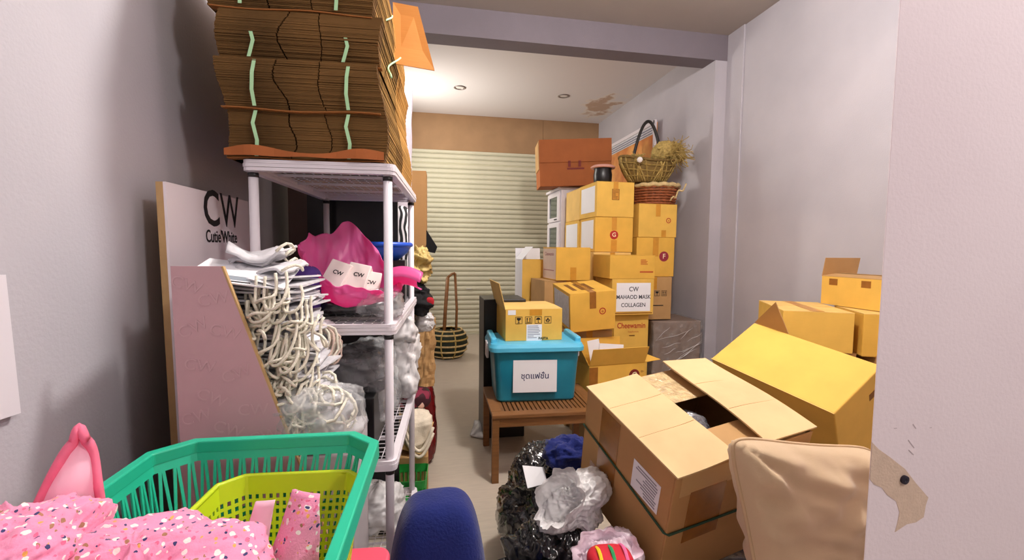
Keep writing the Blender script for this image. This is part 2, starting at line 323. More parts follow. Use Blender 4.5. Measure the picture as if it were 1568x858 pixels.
def icons(t,x,z,s,gap,n=4):
    for k in range(n):
        b=MB(); cx=x+k*gap; y0,y1=-.0014,-.0006; e=s*.06
        b.box(cx-s/2,cx+s/2,y0,y1,z+s/2-e,z+s/2); b.box(cx-s/2,cx+s/2,y0,y1,z-s/2,z-s/2+e); b.box(cx-s/2,cx-s/2+e,y0,y1,z-s/2,z+s/2); b.box(cx+s/2-e,cx+s/2,y0,y1,z-s/2,z+s/2)
        def P(pts): b.prism([(cx+s*a,y1,z+s*c) for a,c in pts],(0,y0-y1,0))
        if k%4==0: P([(-.3,.35),(.3,.35),(.28,.1),(.05,-.05),(.05,-.28),(.2,-.36),(-.2,-.36),(-.05,-.28),(-.05,-.05),(-.28,.1)])
        elif k%4==1:
            for q in (-.2,.2): P([(q-.05,-.2),(q+.05,-.2),(q+.05,.15),(q+.14,.15),(q,.36),(q-.14,.15),(q-.05,.15)])
            P([(-.34,-.34),(.34,-.34),(.34,-.26),(-.34,-.26)])
        elif k%4==2: P([(-.36,.05),(-.25,.25),(0,.36),(.25,.25),(.36,.05),(.04,.05),(.04,-.3),(.14,-.3),(.14,-.37),(-.04,-.37),(-.04,.05)])
        else:
            P([(-.32,-.02),(-.2,.12),(-.02,-.3),(-.12,-.36)]); P([(.32,-.02),(.2,.12),(.02,-.3),(.12,-.36)]); P([(0,-.1),(.14,.1),(0,.34),(-.14,.1)])
        b.build('handling_symbol',M_ink,t)
# ---- far right stack of golden cartons
T1=carton('topmost golden carton of the tall stack, with the black jar standing on it',(1.782,4.2,1.676),R_(1.3),.385,.47,.336)
paper(T1,.0,.215,.075,.105,M_brownink,'printed_panel'); paper(T1,0,.215,.062,.092,M_tapeY,'printed_panel',-.0016); lines(T1,0,.215,.055,.08,6,M_brownink,-.003,2)
MB().box(-.0012,0,.05,.42,.05,.30).build('torn_white_patch',M_white,T1,(-.1925,0,0),label='white torn paper patch on the side')
G1=carton('golden carton with a large red G roundel under the top one',(1.775,4.2,1.338),R_(-1.0),.385,.47,.335,M_yel2)
roundel(G1,.0,.165,.043,'G'); MB().box(-.03,.03,-.0016,-.0008,.0,.115).build('tape',M_tapeY,G1)
MB().box(-.0012,0,.05,.42,.03,.31).build('torn_white_patch',M_white,G1,(-.1925,0,0))
R3=carton('golden carton under the large red G one, mostly behind the wide carton',(1.765,4.2,1.0),0,.385,.47,.335,M_yelL)
R4=carton('golden carton third from the floor in the tall stack',(1.765,4.2,.666),0,.385,.47,.332)
R5=carton('golden carton second from the floor in the tall stack',(1.765,4.2,.333),0,.385,.47,.331)
R6=carton('golden carton at the foot of the tall stack',(1.765,4.2,0),0,.385,.47,.331)
U1=carton('pale carton behind the topmost golden carton, beside the white cabinet',(1.782,4.69,1.676),0,.385,.49,.336,M_yelL)
U2=carton('carton with white torn side behind the large red G carton',(1.775,4.69,1.338),0,.385,.49,.335)
MB().box(-.0012,0,.05,.45,.03,.30).build('torn_white_patch',M_white,U2,(-.1925,0,0))
U3=carton('tall carton behind the golden stack, under the white torn-sided one',(1.775,4.69,0),0,.385,.49,1.335,flaps=True,tape=None)
# ---- column by the right wall
D1=carton('golden carton with a small red ring mark, round wicker tray on it',(2.23,4.2,1.488),R_(1.5),.41,.45,.325)
roundel(D1,.115-.0,.165,.026,'o',fill=False); MB().box(.04,.09,-.0014,-.0008,.0,.07).build('tape',M_tapeY,D1)
F1=carton('golden carton with a purplish red F roundel by the right wall',(2.215,4.2,1.098),R_(-1),.40,.45,.388,M_yel2)
roundel(F1,.09,.20,.05,'F',mat('plum_ink',(150,44,60),.6)); MB().box(-.03,.03,-.0014,-.0008,.2,.385).build('tape',M_tapeY,F1)
E1=carton('brown carton with black handling symbols, on the film-wrapped box',(2.188,4.15,.676),0,.37,.42,.42,M_tan)
icons(E1,.03,.26,.055,.075,2); lines(E1,.05,.14,.12,.02,1)
# film-wrapped box
Wb=thing('wrapped_box','large brown box wrapped in crinkled clear stretch film by the wall','wrapped box',(2.41,4.08,0),R_(-.8))
MB().box(-.25,.25,0,.5,0,.665).build('body',card('grey_brown_cardboard',(136,116,104)),Wb,bevel=.01)
def wf_(u,v):
    th=2*PI*u; c,s_=math.cos(th),math.sin(th); k=1/max(abs(c),abs(s_)); p=Vector((c*k*.258,.25+s_*k*.258,v*.672))
    q=(abs(nz(p,16,4))*.014+abs(nz((p.x*2,p.y*2,p.z*9+p.x*9),4,7))*.008); p.x+=q*(1 if p.x>0 else -1); p.y+=q*(1 if p.y>.25 else -1); return p
MB().grid(wf_,120,50,True).build('stretch_film',M_wrap,Wb,smooth=True)
for k in range(16):
    rdw=random.Random(k*5+2); z0=rdw.uniform(.05,.5); L=rdw.uniform(.12,.34); x0=rdw.uniform(-.25,.2-L*.6); sl_=rdw.choice((.25,.5,.75,.9)); pts=[(min(.25,x0+L*i/6),-.020-.003*math.sin(i*1.7+k),min(.66,z0+sl_*L*(i/6)+.006*math.sin(i*1.3+k))) for i in range(7)]
    MB().tube(pts,lambda t:.0005+.006*t*(1.05-t),4).build('crease_highlight',M_milky,Wb)  # milky tubes stand in for streak highlights along the film creases
# ---- front row beside it
N1=carton('wide golden carton with small orange print, above the paper-labelled carton',(1.79,3.8,1.102),R_(2),.435,.38,.21,M_yel2,drop=0,tape=None)
lines(N1,.12,.15,.09,.05,4,M_orange_ink,seed=3); MB().box(.07,.20,-.002,-.0008,.055,.068).build('printed_bar',M_orange_ink,N1)
P1=carton('golden carton with a large white lettered paper sheet on its front',(1.80,3.8,.778),R_(2),.405,.38,.324,M_yel,drop=0,tape=None)
pl=paper(P1,.005,.16,.33,.255,name='paper_sign'); MB().box(-.19,.19,-.0008,0,.012,.022).build('tape',M_tape,P1)
for s_,z,sz in (('CW',.07,.058),('MAHAOD MASK',.0,.05),('COLLAGEN',-.072,.05)): text(s_,sz,mat('grey_ink',(62,66,78),.6),pl,(0.0,-.0012,z),bold=.0008,sx=.92)
Q1=carton('golden carton with a red script brand name, below the paper-labelled one',(1.82,3.86,.38),0,.335,.36,.394,M_yel,tape=None)
text('Cheewamin',.072,M_red,Q1,(0,-.001,.29),bold=.001,sx=.8); text('Supplement',.022,M_orange_ink,Q1,(.02,-.001,.235)); lines(Q1,.01,.2,.06,.02,1,M_brownink)
Q2=carton('golden carton on the floor under the red script carton',(1.82,3.86,0),0,.335,.36,.378)
# ---- carton with printed side, and neighbours on the left
PR=carton('golden carton with a pale printed side panel, near the white cabinet',(1.305,4.0,1.074),R_(5),.335,.36,.303,M_yel2,drop=0,tape=None,seam='x')
MB().box(-.001,0,.01,.35,.01,.29).build('printed_side',mat('pale_pink_print',(222,196,178),.6,8,.05),PR,(-.168,0,0)); 
text('Cheewamin',.05,mat('mauve_ink',(170,110,110),.6),PR,(-.1695,.18,.24),(PI/2,0,-PI/2)); MB().box(-.0015,0,.05,.33,.085,.093).build('printed_bar',mat('mauve_ink',(170,110,110)),PR,(-.1682,0,0))
MB().box(-.03,.03,-.0016,-.0008,.0,.12).build('tape',M_tapeY,PR)
S2=carton('crumpled tan carton under the printed-side carton',(1.27,4.02,.72),R_(5),.47,.4,.352,M_tan,drop=.1)
S3=carton('tan carton on the floor beneath the crumpled tan carton',(1.27,4.03,.0),R_(5),.45,.4,.718,M_tan)
V=open_carton('open carton with white outside and a pale raised flap, left of the printed carton',(1.06,4.46,.72),R_(0),.27,.36,.53,M_yel,{'left':(50,.17),'back':(100,.12)},minner=M_white)
MB().box(-.002,0,0,.36,0,.53).build('white_lining',M_white,V,(-.136,0,0))
V2=carton('carton on the floor below the open white-flapped carton',(1.06,4.47,0),0,.28,.36,.718,M_tan)
# ---- brown box on the cabinet
cabX,cabY=1.56,5.30
cb=thing('display_cabinet','tall narrow white cabinet with dark glass doors behind the cartons','cabinet',(cabX,cabY,0))
MB().box(0.002,.42,0,.56,0,2.07).build('body',M_wplastic,cb); MB().box(-.03,.44,-.02,.60,2.07,2.10).build('cornice',M_wplastic,cb,bevel=.004)
for z0,z1 in ((1.70,2.05),(1.29,1.68),(.88,1.27),(.45,.86),(.04,.43)):
    d=MB(); a,b_=.02,.54; w_=.085
    d.box(-.02,0,a,a+w_,z0,z1); d.box(-.02,0,b_-w_,b_,z0,z1); d.box(-.02,0,a+w_,b_-w_,z0,z0+.05); d.box(-.02,0,a+w_,b_-w_,z1-.05,z1)
    o=d.build('door',M_wplastic,cb,bevel=.002); MB().box(-.010,-.006,a+w_,b_-w_,z0+.05,z1-.05).build('pane',mat('dark_glass',(70,84,82),.08,spec=.8),o)
    MB().box(-.03,-.02,.10,.20,z0+.018,z0+.030).build('handle',M_ink,o)
BB=thing('carton','large red-brown carton with a folded top flap, on the white cabinet','carton',(1.70,5.17,2.104),(R_(2.0),R_(-2.5),R_(-8.7)))
MB().box(-.42,.42,0,.47,0,.53).build('body',M_brown,BB,bevel=.004)
MB().box(-.42,.42,-.012,-.004,.27,.53).build('flap',M_brown,BB); MB().box(-.428,-.421,.02,.45,.2,.52).build('flap',M_tan,BB)
for x0 in (-.09,.03): MB().box(x0,x0+.03,-.0145,-.012,.215,.285).build('printed_mark',mat('dark_red_ink',(120,30,24)),BB)
MB().box(-.10,.10,-.003,-.001,.185,.205).build('printed_mark',mat('dark_red_ink',(120,30,24)),BB)
# ---- gmid, symbols carton, open carton
GM=carton('golden carton with a small red ring mark, leaning beside the paper-labelled carton',(1.213,3.216,.752),(R_(6),R_(-4.2),R_(.5)),.353,.445,.294,M_yel2,tape=M_tape)
roundel(GM,.075,.145,.026,'o',fill=False); MB().box(-.0012,0,.03,.40,.03,.27).build('white_side_label',M_paperG,GM,(-.1765,0,0))
for k in range(3): MB().box(-.12+.07*k,-.085+.07*k,.1,.34,.2948,.2952).build('printed_bar',M_brownink,GM)
GS=carton('tan carton standing under the leaning golden carton',(1.215,3.30,.0),0,.37,.40,.738,M_tan)
OB=open_carton('open golden carton with raised flaps and a dark red G roundel, behind the big carton',(1.288,2.93,.176),R_(7),.43,.33,.394,M_yel2,{'front':(112,.13),'left':(118,.13),'right':(175,.13),'back':(95,.12)})
roundel(OB,.135,.305,.042,'G',mat('dark_red_ink',(120,30,24))); text('o-',.03,mat('dark_red_ink',(120,30,24)),OB,(.2,-.001,.33))
MB().box(-.215,-.15,-.001,0,.0,.38).build('tape',M_tape,OB)
ps=tag(MB().box(-.1,.1,-.002,.002,0,.17).build('paper_sheet',M_white,None,(1.31,3.10,.50),(R_(-8),R_(6),R_(8))),'white paper sheets sticking out of the open golden carton, longer one','paper')
ps=tag(MB().box(-.045,.045,-.002,.002,0,.2).build('paper_sheet',M_white,None,(1.22,3.13,.50),(R_(-4),R_(-10),R_(0))),'small white paper slip standing up in the open golden carton','paper')
OS=carton('carton supporting the open golden carton, behind the bench',(1.30,2.94,0),R_(7),.42,.33,.174,M_tan)
# ---- bench
BN=thing('slatted_bench','low brown wooden bench with a slatted top carrying the blue tub','bench',(.70,2.515,0),R_(-1.3))
bw,bd,bh=.68,.56,.404
for sx in (-1,1):
    for y in (.025,bd-.025): MB().box(sx*(bw/2-.02)-.02,sx*(bw/2-.02)+.02,y-.02,y+.02,0,bh-.02).build('leg',M_wood,BN,bevel=.002)
MB().box(-bw/2,bw/2,0,.07,bh-.022,bh).build('front_rail',M_wood,BN,bevel=.003); MB().box(-bw/2,bw/2,bd-.07,bd,bh-.022,bh).build('back_rail',M_wood,BN,bevel=.003)
MB().box(-bw/2+.01,bw/2-.01,.012,.03,bh-.075,bh-.022).build('apron',M_wood,BN); MB().box(-bw/2+.01,bw/2-.01,bd-.03,bd-.012,bh-.075,bh-.022).build('apron',M_wood,BN)
for sx in (-1,1): MB().box(sx*(bw/2-.025)-.008,sx*(bw/2-.025)+.008,.03,bd-.03,bh-.075,bh-.022).build('apron',M_wood,BN); MB().box(sx*(bw/2-.03)-.03,sx*(bw/2-.03)+.03,.07,bd-.07,bh-.022,bh).build('side_rail',M_wood,BN)
sl=MB().box(-.0095,.0095,.07,bd-.07,bh-.016,bh-.001).mesh('slat'); sl.materials.append(M_wood)
for k in range(21):
    o=bpy.data.objects.new('slat',sl); COL.objects.link(o); o.parent=BN; o.location=(-.27+k*.027,0,0)
# ---- blue tub
M_tub=mat('blue_translucent_plastic',(18,122,150),.3,3,.15,spec=.6,rgb2=(40,150,176)); M_lid=mat('light_blue_plastic',(86,190,226),.35,3,.03,spec=.6)
TB=thing('storage_tub','blue plastic storage tub with light blue lid and white paper sign, on the bench','storage tub',(.665,2.70,.406),R_(-2.5))
def rrect(hx,hy,r,n=6):
    o=[]
    for (sx,sy,a0) in ((1,1,0),(-1,1,90),(-1,-1,180),(1,-1,270)):
        for k in range(n+1):
            a=R_(a0+90*k/n); o.append((sx*(hx-r)+r*math.cos(a),sy*(hy-r)+r*math.sin(a)))
    return o
def loft(rings,cap0=True,cap1=True):
    mb=MB(); n=len(rings[0]); vs=[p for r in rings for p in r]; fs=[]
    for i in range(len(rings)-1):
        for k in range(n): fs.append((i*n+k,i*n+(k+1)%n,(i+1)*n+(k+1)%n,(i+1)*n+k))
    if cap0: fs.append(tuple(range(n-1,-1,-1)))
    if cap1: fs.append(tuple(range((len(rings)-1)*n,len(rings)*n)))
    return mb.add(vs,fs)
cy=.20
def rg(hx,hy,r,z): return [(x,y+cy,z) for x,y in rrect(hx,hy,r)]
loft([rg(.240,.165,.035,0),rg(.250,.175,.04,.012),rg(.262,.184,.04,.20),rg(.272,.192,.04,.325)]).build('body',M_tub,TB,smooth=False)
loft([rg(.292,.210,.05,.318),rg(.298,.216,.05,.322),rg(.298,.216,.05,.345),rg(.288,.206,.05,.366),rg(.262,.180,.05,.370),rg(.255,.172,.05,.368)]).build('lid',M_lid,TB)
for sx in (-1,1): 
    MB().box(sx*.268-.02,sx*.268+.02,cy-.15,cy+.15,.352,.40).build('lid_handle',M_lid,TB,bevel=.012)
    MB().box(sx*.298-.008,sx*.298+.008,cy-.05,cy+.05,.25,.35).build('latch',M_wplastic,TB,bevel=.004)
tp=paper(TB,-.015,.165,.275,.20,name='paper_sign',y=.004); tp.rotation_euler=(R_(2.4)*-1,R_(.6),0); tp.location.y=.0065
text('ชุดแฟชั่น',.05,M_navyink,tp,(0,-.0012,.0),bold=.0005)
# symbols carton on tub
SY=open_carton('yellow carton with four black handling symbols, one flap raised, on the tub lid',(.662,2.80,.808-.0),R_(.5),.367,.42,.198,M_yel,{'left':(104,.17),'back':(1.0,.209),'front':(1.5,.209)},minner=M_yelL)
SY.location.z=.776+.0
icons(SY,-.10,.13,.045,.063,4); lb=paper(SY,.0,.05,.10,.105); lines(SY,0,.055,.085,.085,8,M_paperG.copy() if 0 else mat('light_grey_ink',(150,150,160)),seed=5)
text('PASTA',.022,mat('dark_green_ink',(20,70,50)),SY,(.06,-.003,.012),bold=.0006); paper(SY,-.145,.18,.05,.03)
MB().box(-.03,.05,-.0016,-.0008,.16,.198).build('tape',M_tapeY,SY)
tf=text('I-TAN',.025,M_ink,SY,(.0,.12,.2045),(0,0,0))
BK=tag(MB().box(0,.30,0,.30,0,1.0).build('black_cabinet',M_black,None,(.385,3.16,0),bevel=.006),'plain black upright cabinet standing behind the blue tub','cabinet')
# ------------------------------------------------------------ right foreground
def scaleC(p,s): return (p[0]*s,p[1]*s,CAM_H+(p[2]-CAM_H)*s)
s=1.2
bx=thing('carton','big worn kraft carton with half-open top, green string and shipping label, in front','carton',scaleC((.757,1.02,.554),s),(R_(15.3),R_(-5.6),R_(11.6)))
w,d,h=.436*s,.367*s,.338*s; th=.005
b=MB(); b.box(-w/2,w/2,0,th,0,h); b.box(-w/2,w/2,d-th,d,0,h); b.box(-w/2,-w/2+th,th,d-th,0,h); b.box(w/2-th,w/2,th,d-th,0,h); b.box(-w/2,w/2,0,d,0,th)
b.build('body',M_kraft,bx,bevel=.002)
# local x runs along the right-hand front face, local y runs along the long left face
def warp(x0,x1,y0,y1,z,mt,bend,name='flap',crease=True):
    def fn(u,v): 
        x=x0+(x1-x0)*u; y=y0+(y1-y0)*v; return (x,y,z+bend(u,v))
    return MB().grid(fn,14,14).build(name,mt,bx,solid=.005)
fl=warp(-w/2-.004,-w/2+.205,-.008,d+.004,h+.006,M_kraftL,lambda u,v:.018*u*u*(1-.3*v)-.006*u)
def crease(x0,x1,y,bend,z):
    n_=13; pts=[]
    for i in range(n_): u=i/(n_-1); pts.append((x0+(x1-x0)*u,y+.002*math.sin(u*5),z+bend(u,y/d)+.0021))
    MB().tube(pts,.0011,4).build('crease',M_kraft,bx)
for k in (.36,.70): crease(-w/2,-w/2+.20,d*k,lambda u,v:.018*u*u*(1-.3*v)-.006*u,h+.006)
fr=warp(w/2-.20,w/2+.012,.0,d+.01,h+.012,M_kraftL,lambda u,v:.03*(1-u)*(v*.8+.2)+.006*math.sin(v*5))
for k in (.33,.66): crease(w/2-.195,w/2+.005,d*k,lambda u,v:.03*(1-u)*(v*.8+.2)+.006*math.sin(v*5),h+.012)
MB().box(-w/2+.02,w/2-.02,d-.17,d-.002,h-.006,h-.001).build('inner_flap',M_tan,bx); MB().box(-w/2+.02,w/2-.02,.004,.13,h-.010,h-.005).build('inner_flap',M_tan,bx,rot=(0,0,0))
MB().box(-.075,.06,d-.175,d-.004,h-.001,h+.0005).build('tape',mat('crinkled_clear_tape',(206,178,130),.2,40,.25,.8,60,spec=.7),bx)
# tapes and label on left face (x=-w/2) and right-hand front face (y=0)
xl=-w/2-.0012
for y0,y1,z0,z1 in ((.245,.345,.15,.395),(.285,.385,.03,.15)): MB().box(xl,xl+.0009,y0,y1,z0,z1).build('tape',M_tape,bx)
lbl=MB().box(xl-.0006,xl+.0004,.045,.165,.235,.335).build('shipping_label',M_white,bx,rot=(0,0,0)); lb2=MB(); rd=random.Random(4)
for i in range(9): lb2.box(xl-.0012,xl-.0006,.053+rd.uniform(0,.01),.1+rd.uniform(0,.055),.243+i*.0098,.2475+i*.0098)
lb2.build('printed_lines',mat('light_grey_ink',(150,150,160)),lbl)
MB().box(-.20,-.07,-.0013,-.0003,.15,.335).build('tape',M_tape,bx); MB().box(-.24,.10,-.0008,-.0002,.33,.40).build('tape',mat('pale_tape',(200,160,108),.3),bx)
e=.004; sp=[]
c=[(-w/2-e,d+.0),(-w/2-e,d*.75),(-w/2-e,d*.5),(-w/2-e,d*.25),(-w/2-e,.005),(-w/2+.005,-e),(-w*.2,-e),(0,-e),(w*.25,-e),(w/2,-e)]
zz=[.26,.248,.236,.222,.21,.208,.203,.20,.20,.20]
MB().tube([(x,y,z) for (x,y),z in zip(c,zz)],.0034,6).build('string',mat('dark_green_string',(44,72,50),.7),bx,smooth=True)
gl=tag(blob((.16,.15,.12),3,.02,9,ridge=.012).build('plastic_bag',film('grey_plastic_film',(140,138,144),.7),None,(.84,1.36,.70),smooth=True),'grey plastic bag seen inside the big open carton','plastic bag')
# yellow tilted carton
s=1.1
yb=thing('carton','long plain yellow carton tilted on its side, beside the big kraft carton','carton',scaleC((1.338,1.514,.596),s),(R_(30.7),R_(9.5),R_(-72.8)))
w2,d2,h2=.465*s,.265*s,.34*s
MB().box(-w2/2,w2/2,0,d2,0,h2).build('body',M_yel,yb,bevel=.005)
MB().box(-w2/2,w2/2,-.003,0.0,h2-.001,h2+.002).build('edge_fold',M_yelL,yb)
MB().prism([(-w2/2,d2,h2),(-w2/2+.16,d2,h2),(-w2/2+.10,d2+.03,h2+.13)],(0,.004,0)).build('flap',M_tan,yb,label='raised triangular flap at the far end')
MB().box(w2/2,w2/2+.0012,.20,.24,.27,.30).build('printed_mark',M_brownink,yb)
# two cartons behind, and small open one
s=1.1
mr=thing('carton','golden carton with worn top behind the tilted yellow one','carton',scaleC((1.965,2.001,.842),s),R_(-26))
w3,d3,h3=.322*s,.504*s,.207*s
MB().box(-w3/2,w3/2,0,d3,0,h3-.003).build('body',M_yel,mr,bevel=.003)
MB().box(-w3/2,w3/2,0,d3/2-.002,h3-.003,h3).build('flap',M_yelL,mr); MB().box(-w3/2,w3/2,d3/2+.002,d3,h3-.003,h3+.001).build('flap',M_yelL,mr); MB().box(-.03,.03,-.0,d3,h3+.001,h3+.002).build('tape',M_tapeY,mr)
mr.scale.z=1
p=mr.matrix_basis@Vector((w3/2+.02,.0,0)); 
m2=thing('carton','golden carton with a crumpled corner, half behind the pale partition','carton',(2.475,2.035,.782),R_(-26))
MB().box(-.14,.16,0,.40,0,.235).build('body',M_yel2,m2,bevel=.004); MB().box(-.14,.16,0,.40,.235,.238).build('flap',M_yelL,m2)
sm_=open_carton('small open golden carton with a raised flap, topmost beside the partition',scaleC((2.276,2.12,1.0535),s),R_(-90.3),.374*s,.26,.161*s,M_yel,{'left':(80,.12),'back':(8,.13),'front':(8,.10)},minner=M_tan)
for x in (-.12,.1): MB().box(x-.03,x+.03,-.0012,-.0004,.125,.165).build('tape',M_tape,sm_)
# supports that stand under them
sp1=carton('carton standing on the floor under the tilted yellow carton',(1.62,1.70,0),R_(-72.8),.5,.34,.55,M_tan)
sp2=carton('tall carton on the floor under the worn-top golden carton',(2.19,2.22,0),R_(-26),.38,.5,.788,M_tan)
sp3=carton('carton on the floor under the crumpled-corner golden carton',(2.50,1.93,0),R_(-26),.28,.4,.79,M_tan)
# dark plastic bags carrying the big carton
hb=tag(blob((.62,.62,.36),8,.04,4,nu=64,nv=40,ridge=.02,e=.6).build('plastic_bag',film('smoky_plastic_film',(112,104,116),.9),None,(.93,1.26,0),smooth=True),'smoky grey plastic bag of clothes under the big kraft carton','plastic bag')
# beige cushion: full square pillow with gathered corner and piping
def cushion(label,loc,rot,w,h,t,m,pipe,name='cushion'):
    o=thing(name,label,'cushion',loc,rot)
    def shape(u,v,side):
        a=2*u-1; b_=2*v-1; k=(max(0,1-abs(a)**3.2)*max(0,1-abs(b_)**3.2))**.42
        x=a*w/2*(1-.05*(1-b_*b_)-.10*max(0,b_)**6*abs(a)**6); z=b_*h/2*(1-.05*(1-a*a)-.10*abs(a)**6*abs(b_)**6)
        wr=.022*nz((a*2.2,b_*3.0,side),1.3,2)+.020*nz((a*1.5+b_*2,b_*5,side),1.2,5)+.006*nz((a,b_,side),5,9)
        r=math.hypot(a+1,b_-1); wr+=.013*math.sin(math.atan2(b_-1,a+1)*11)*math.exp(-r*1.6)+.012*(.4-abs(nz((a*1.2+b_*.8,b_*2.2-a,side),1.1,14))*2)
        x-=.05*b_*(1-a)/2; z-=.105*(a+1)/2*(b_+1)/2
        return (x,side*(k*t/2+wr*min(1,k*1.5)),z+h/2)
    b=MB(); b.grid(lambda u,v:shape(u,v,-1),56,56); o1=b.build('front_cover',m,o,smooth=True)
    b=MB(); b.grid(lambda u,v:shape(1-u,v,1),56,56); b.build('back_cover',m,o,smooth=True)
    pts=[]
    for k in range(112):
        q=k/28; i=int(q); f=q-i
        u,v=((f,0),(1,f),(1-f,1),(0,1-f))[i]; p=shape(u,v,0); pts.append((p[0]*1.004,0,p[2]))
    MB().tube(pts,.0045,6,True).build('piping',pipe,o,smooth=True)
    return o
cushion('large creased beige canvas cushion propped before the big kraft carton',(1.005,.955,.40),(R_(-6),R_(0),R_(10)),.50,.52,.17,M_beige,mat('beige_piping',(204,176,140),.85))
#cs=carton('carton hidden under the beige cushion',(.98,.86,0),R_(8),.40,.2,.43,M_tan)
# black rubbish bag with its contents, under and before the bench
sack('rubbish_bag','black plastic rubbish bag standing on the floor before the bench','rubbish bag',(.50,1.84,0),0,(.40,.46,.48),11,M_blackfilm,.03,7)
tag(blob((.22,.20,.20),21,.03,7,ridge=.02).build('black_bag',film('dark_clear_film',(60,58,62),.75,.12,.8),None,(.52,2.2,.0),smooth=True),'small dark glossy plastic bag under the bench','plastic bag')
tag(blob((.20,.18,.13),14,.02,9,ridge=.02).build('navy_cloth',M_navy,None,(.565,1.72,.455),smooth=True),'folded navy blue cloth on the black rubbish bag','cloth')
q=MB().prism([at(800,713,Y=1.66),at(833,716,Y=1.70),at(838,740,Y=1.66),at(808,748,Y=1.6)],(0,.001,-.002)); tag(q.build('paper_sheet',M_white),'white paper sheet lying on the black rubbish bag','paper')
def drape(label,poly,nu,nv,amp,m,name,cat,seed,f=9,solid=.0):
    """soft crumpled sheet spanning four 3D corners (a,b,c,d), bulging towards the camera"""
    a,b_,c,d_=[Vector(p) for p in poly]; nrm=(b_-a).cross(d_-a).normalized()
    def fn(u,v):
        p=(a*(1-u)+b_*u)*(1-v)+(d_*(1-u)+c*u)*v; k=math.sin(PI*u)*math.sin(PI*v)
        q=abs(nz(p,f,seed))*2*amp+abs(nz(p,f*2.4,seed+2))*amp
        e_=Vector((nz(p,f*.7,seed+5),nz(p,f*.7,seed+6),nz(p,f*.7,seed+7)))*amp*1.6
        return p+nrm*(q+k*amp*2.0)+e_
    return tag(MB().grid(fn,nu,nv).build(name,m,smooth=True,solid=solid),label,cat)
sack('plastic_bag','crumpled white plastic bag on the black rubbish bag','plastic bag',(.475,1.38,.43),0,(.27,.20,.20),31,M_milky,.024,7,mouth=((-.05,-.05,.13),(35,-50,0),.062,.10))
sack('plastic_bag','pale pink see-through plastic bag beside the big kraft carton','plastic bag',(.50,1.18,.10),0,(.23,.26,.45),33,M_pinkfilm,.028,7,mouth=((-.02,-.04,.40),(25,-15,0),.06,.06))
sack('plastic_bag','black plastic bag lying under the white plastic bag','rubbish bag',(.415,1.42,.0),0,(.36,.34,.45),36,M_blackfilm,.03,6,mouth=((-.08,-.06,.34),(0,-30,0),.08,.08))
rs=thing('striped_pouch','red pouch with rainbow stripes in the pink plastic bag','pouch',(.475,1.085,.50))
blob((.12,.10,.06),5,.01,10).build('pouch',mat('red_cloth',(196,30,48),.7),rs,smooth=True)
for k,c in enumerate(((240,200,40),(40,150,90),(230,110,160))): MB().tube([(-.045+.03*k,-.05+.01*math.sin(i),.035+.025*math.sin(i*.5)) if 0 else (-.04+.035*k+.002*i,-.045+.018*i,.040+.022*math.sin(i*.6)) for i in range(6)],.005,6).build('stripe',mat('stripe%d'%k,c,.7),rs)
drape('crumpled white plastic scrap on the floor beside the bench leg',[(.30,3.20,.004),(.42,3.12,.004),(.44,3.36,.03),(.34,3.42,.03)],20,20,.012,M_milky,'plastic_scrap','plastic scrap',3,solid=.002)
# navy bag at bottom centre
tag(blob((.31,.26,.735),41,.012,4,nu=56,nv=40,e=.5,taper=.30).build('navy_bag',M_navy,None,(.022,1.11,0),smooth=True),'navy blue fabric bag with a rounded top at the bottom centre','bag')
# ------------------------------------------------------------ far things on top of the right stacks
TR=thing('wicker_tray','round red-brown wicker tray with pale rim and ribbon, on the golden carton','basket',(2.30,4.44,1.818))
for k in range(7):
    z=.012+k*.026; r0=.20+.035*k/6; n=84
    MB().tube([((r0+.005*math.sin(i*2*PI/n*21+PI*k))*math.cos(2*PI*i/n),(r0+.005*math.sin(i*2*PI/n*21+PI*k))*math.sin(2*PI*i/n),z) for i in range(n)],.0115,6,True).build('weave_strand',M_wicker,TR,smooth=True)
for k in range(21):
    a=2*PI*k/21; MB().bar((.20*math.cos(a),.20*math.sin(a),0),(.236*math.cos(a),.236*math.sin(a),.185),.006).build('stake',M_wicker,TR)
MB().tube([(.245*math.cos(2*PI*i/60),.245*math.sin(2*PI*i/60),.19+.006*math.sin(i*1.6)) for i in range(60)],.022,8,True).build('rim',M_wickerL,TR,smooth=True)
MB().lathe([(.001,0),(.2,0),(.2,.006),(.001,.006)],32).build('base',M_wicker,TR)
MB().tube([(.05+.16*t,-.25-.01*math.sin(t*9),.03+.15*t+.02*math.sin(t*14)) for t in [i/14 for i in range(15)]],.008,6).build('ribbon',M_wickerL,TR,smooth=True)
HB=thing('handled_basket','olive willow basket with tall black handle and dried raffia, on the stacked cartons','basket',(2.19,4.38,2.035),R_(4))
def bask(u,v):
    th=2*PI*u; zz=v*.20; e_=.62+.38*math.sin(min(v,1)*PI/2); up=.05*abs(math.cos(th))**2*v
    return Vector(((.30*e_)*math.cos(th),.18*e_*math.sin(th),zz+up))
MB().grid(lambda u,v:bask(u,v)*.985,48,8,True).build('liner',mat('dark_willow',(118,94,48),.8,30,.3),HB,smooth=True)
MB().lathe([(.001,0),(.2,0)],24,sx=.98,sy=.62).build('base',mat('dark_willow',(92,70,34)),HB)
for k in range(44):
    u0=k/44; MB().tube([bask(u0+.05*math.sin(k)*v_,v_)*1.01 for v_ in [i/6 for i in range(7)]],.0075,5).build('willow_strand',M_willow if k%3 else M_raffia,HB,smooth=True)
for v_ in (.25,.5,.75): MB().tube([bask(i/60,v_)*(1.02+.012*math.sin(i*2.6)) for i in range(60)],.007,5,True).build('weave_ring',M_willow,HB)
MB().tube([bask(i/60,1)*1.01 for i in range(60)],.013,6,True).build('rim',mat('dark_willow',(92,70,34)),HB,smooth=True)
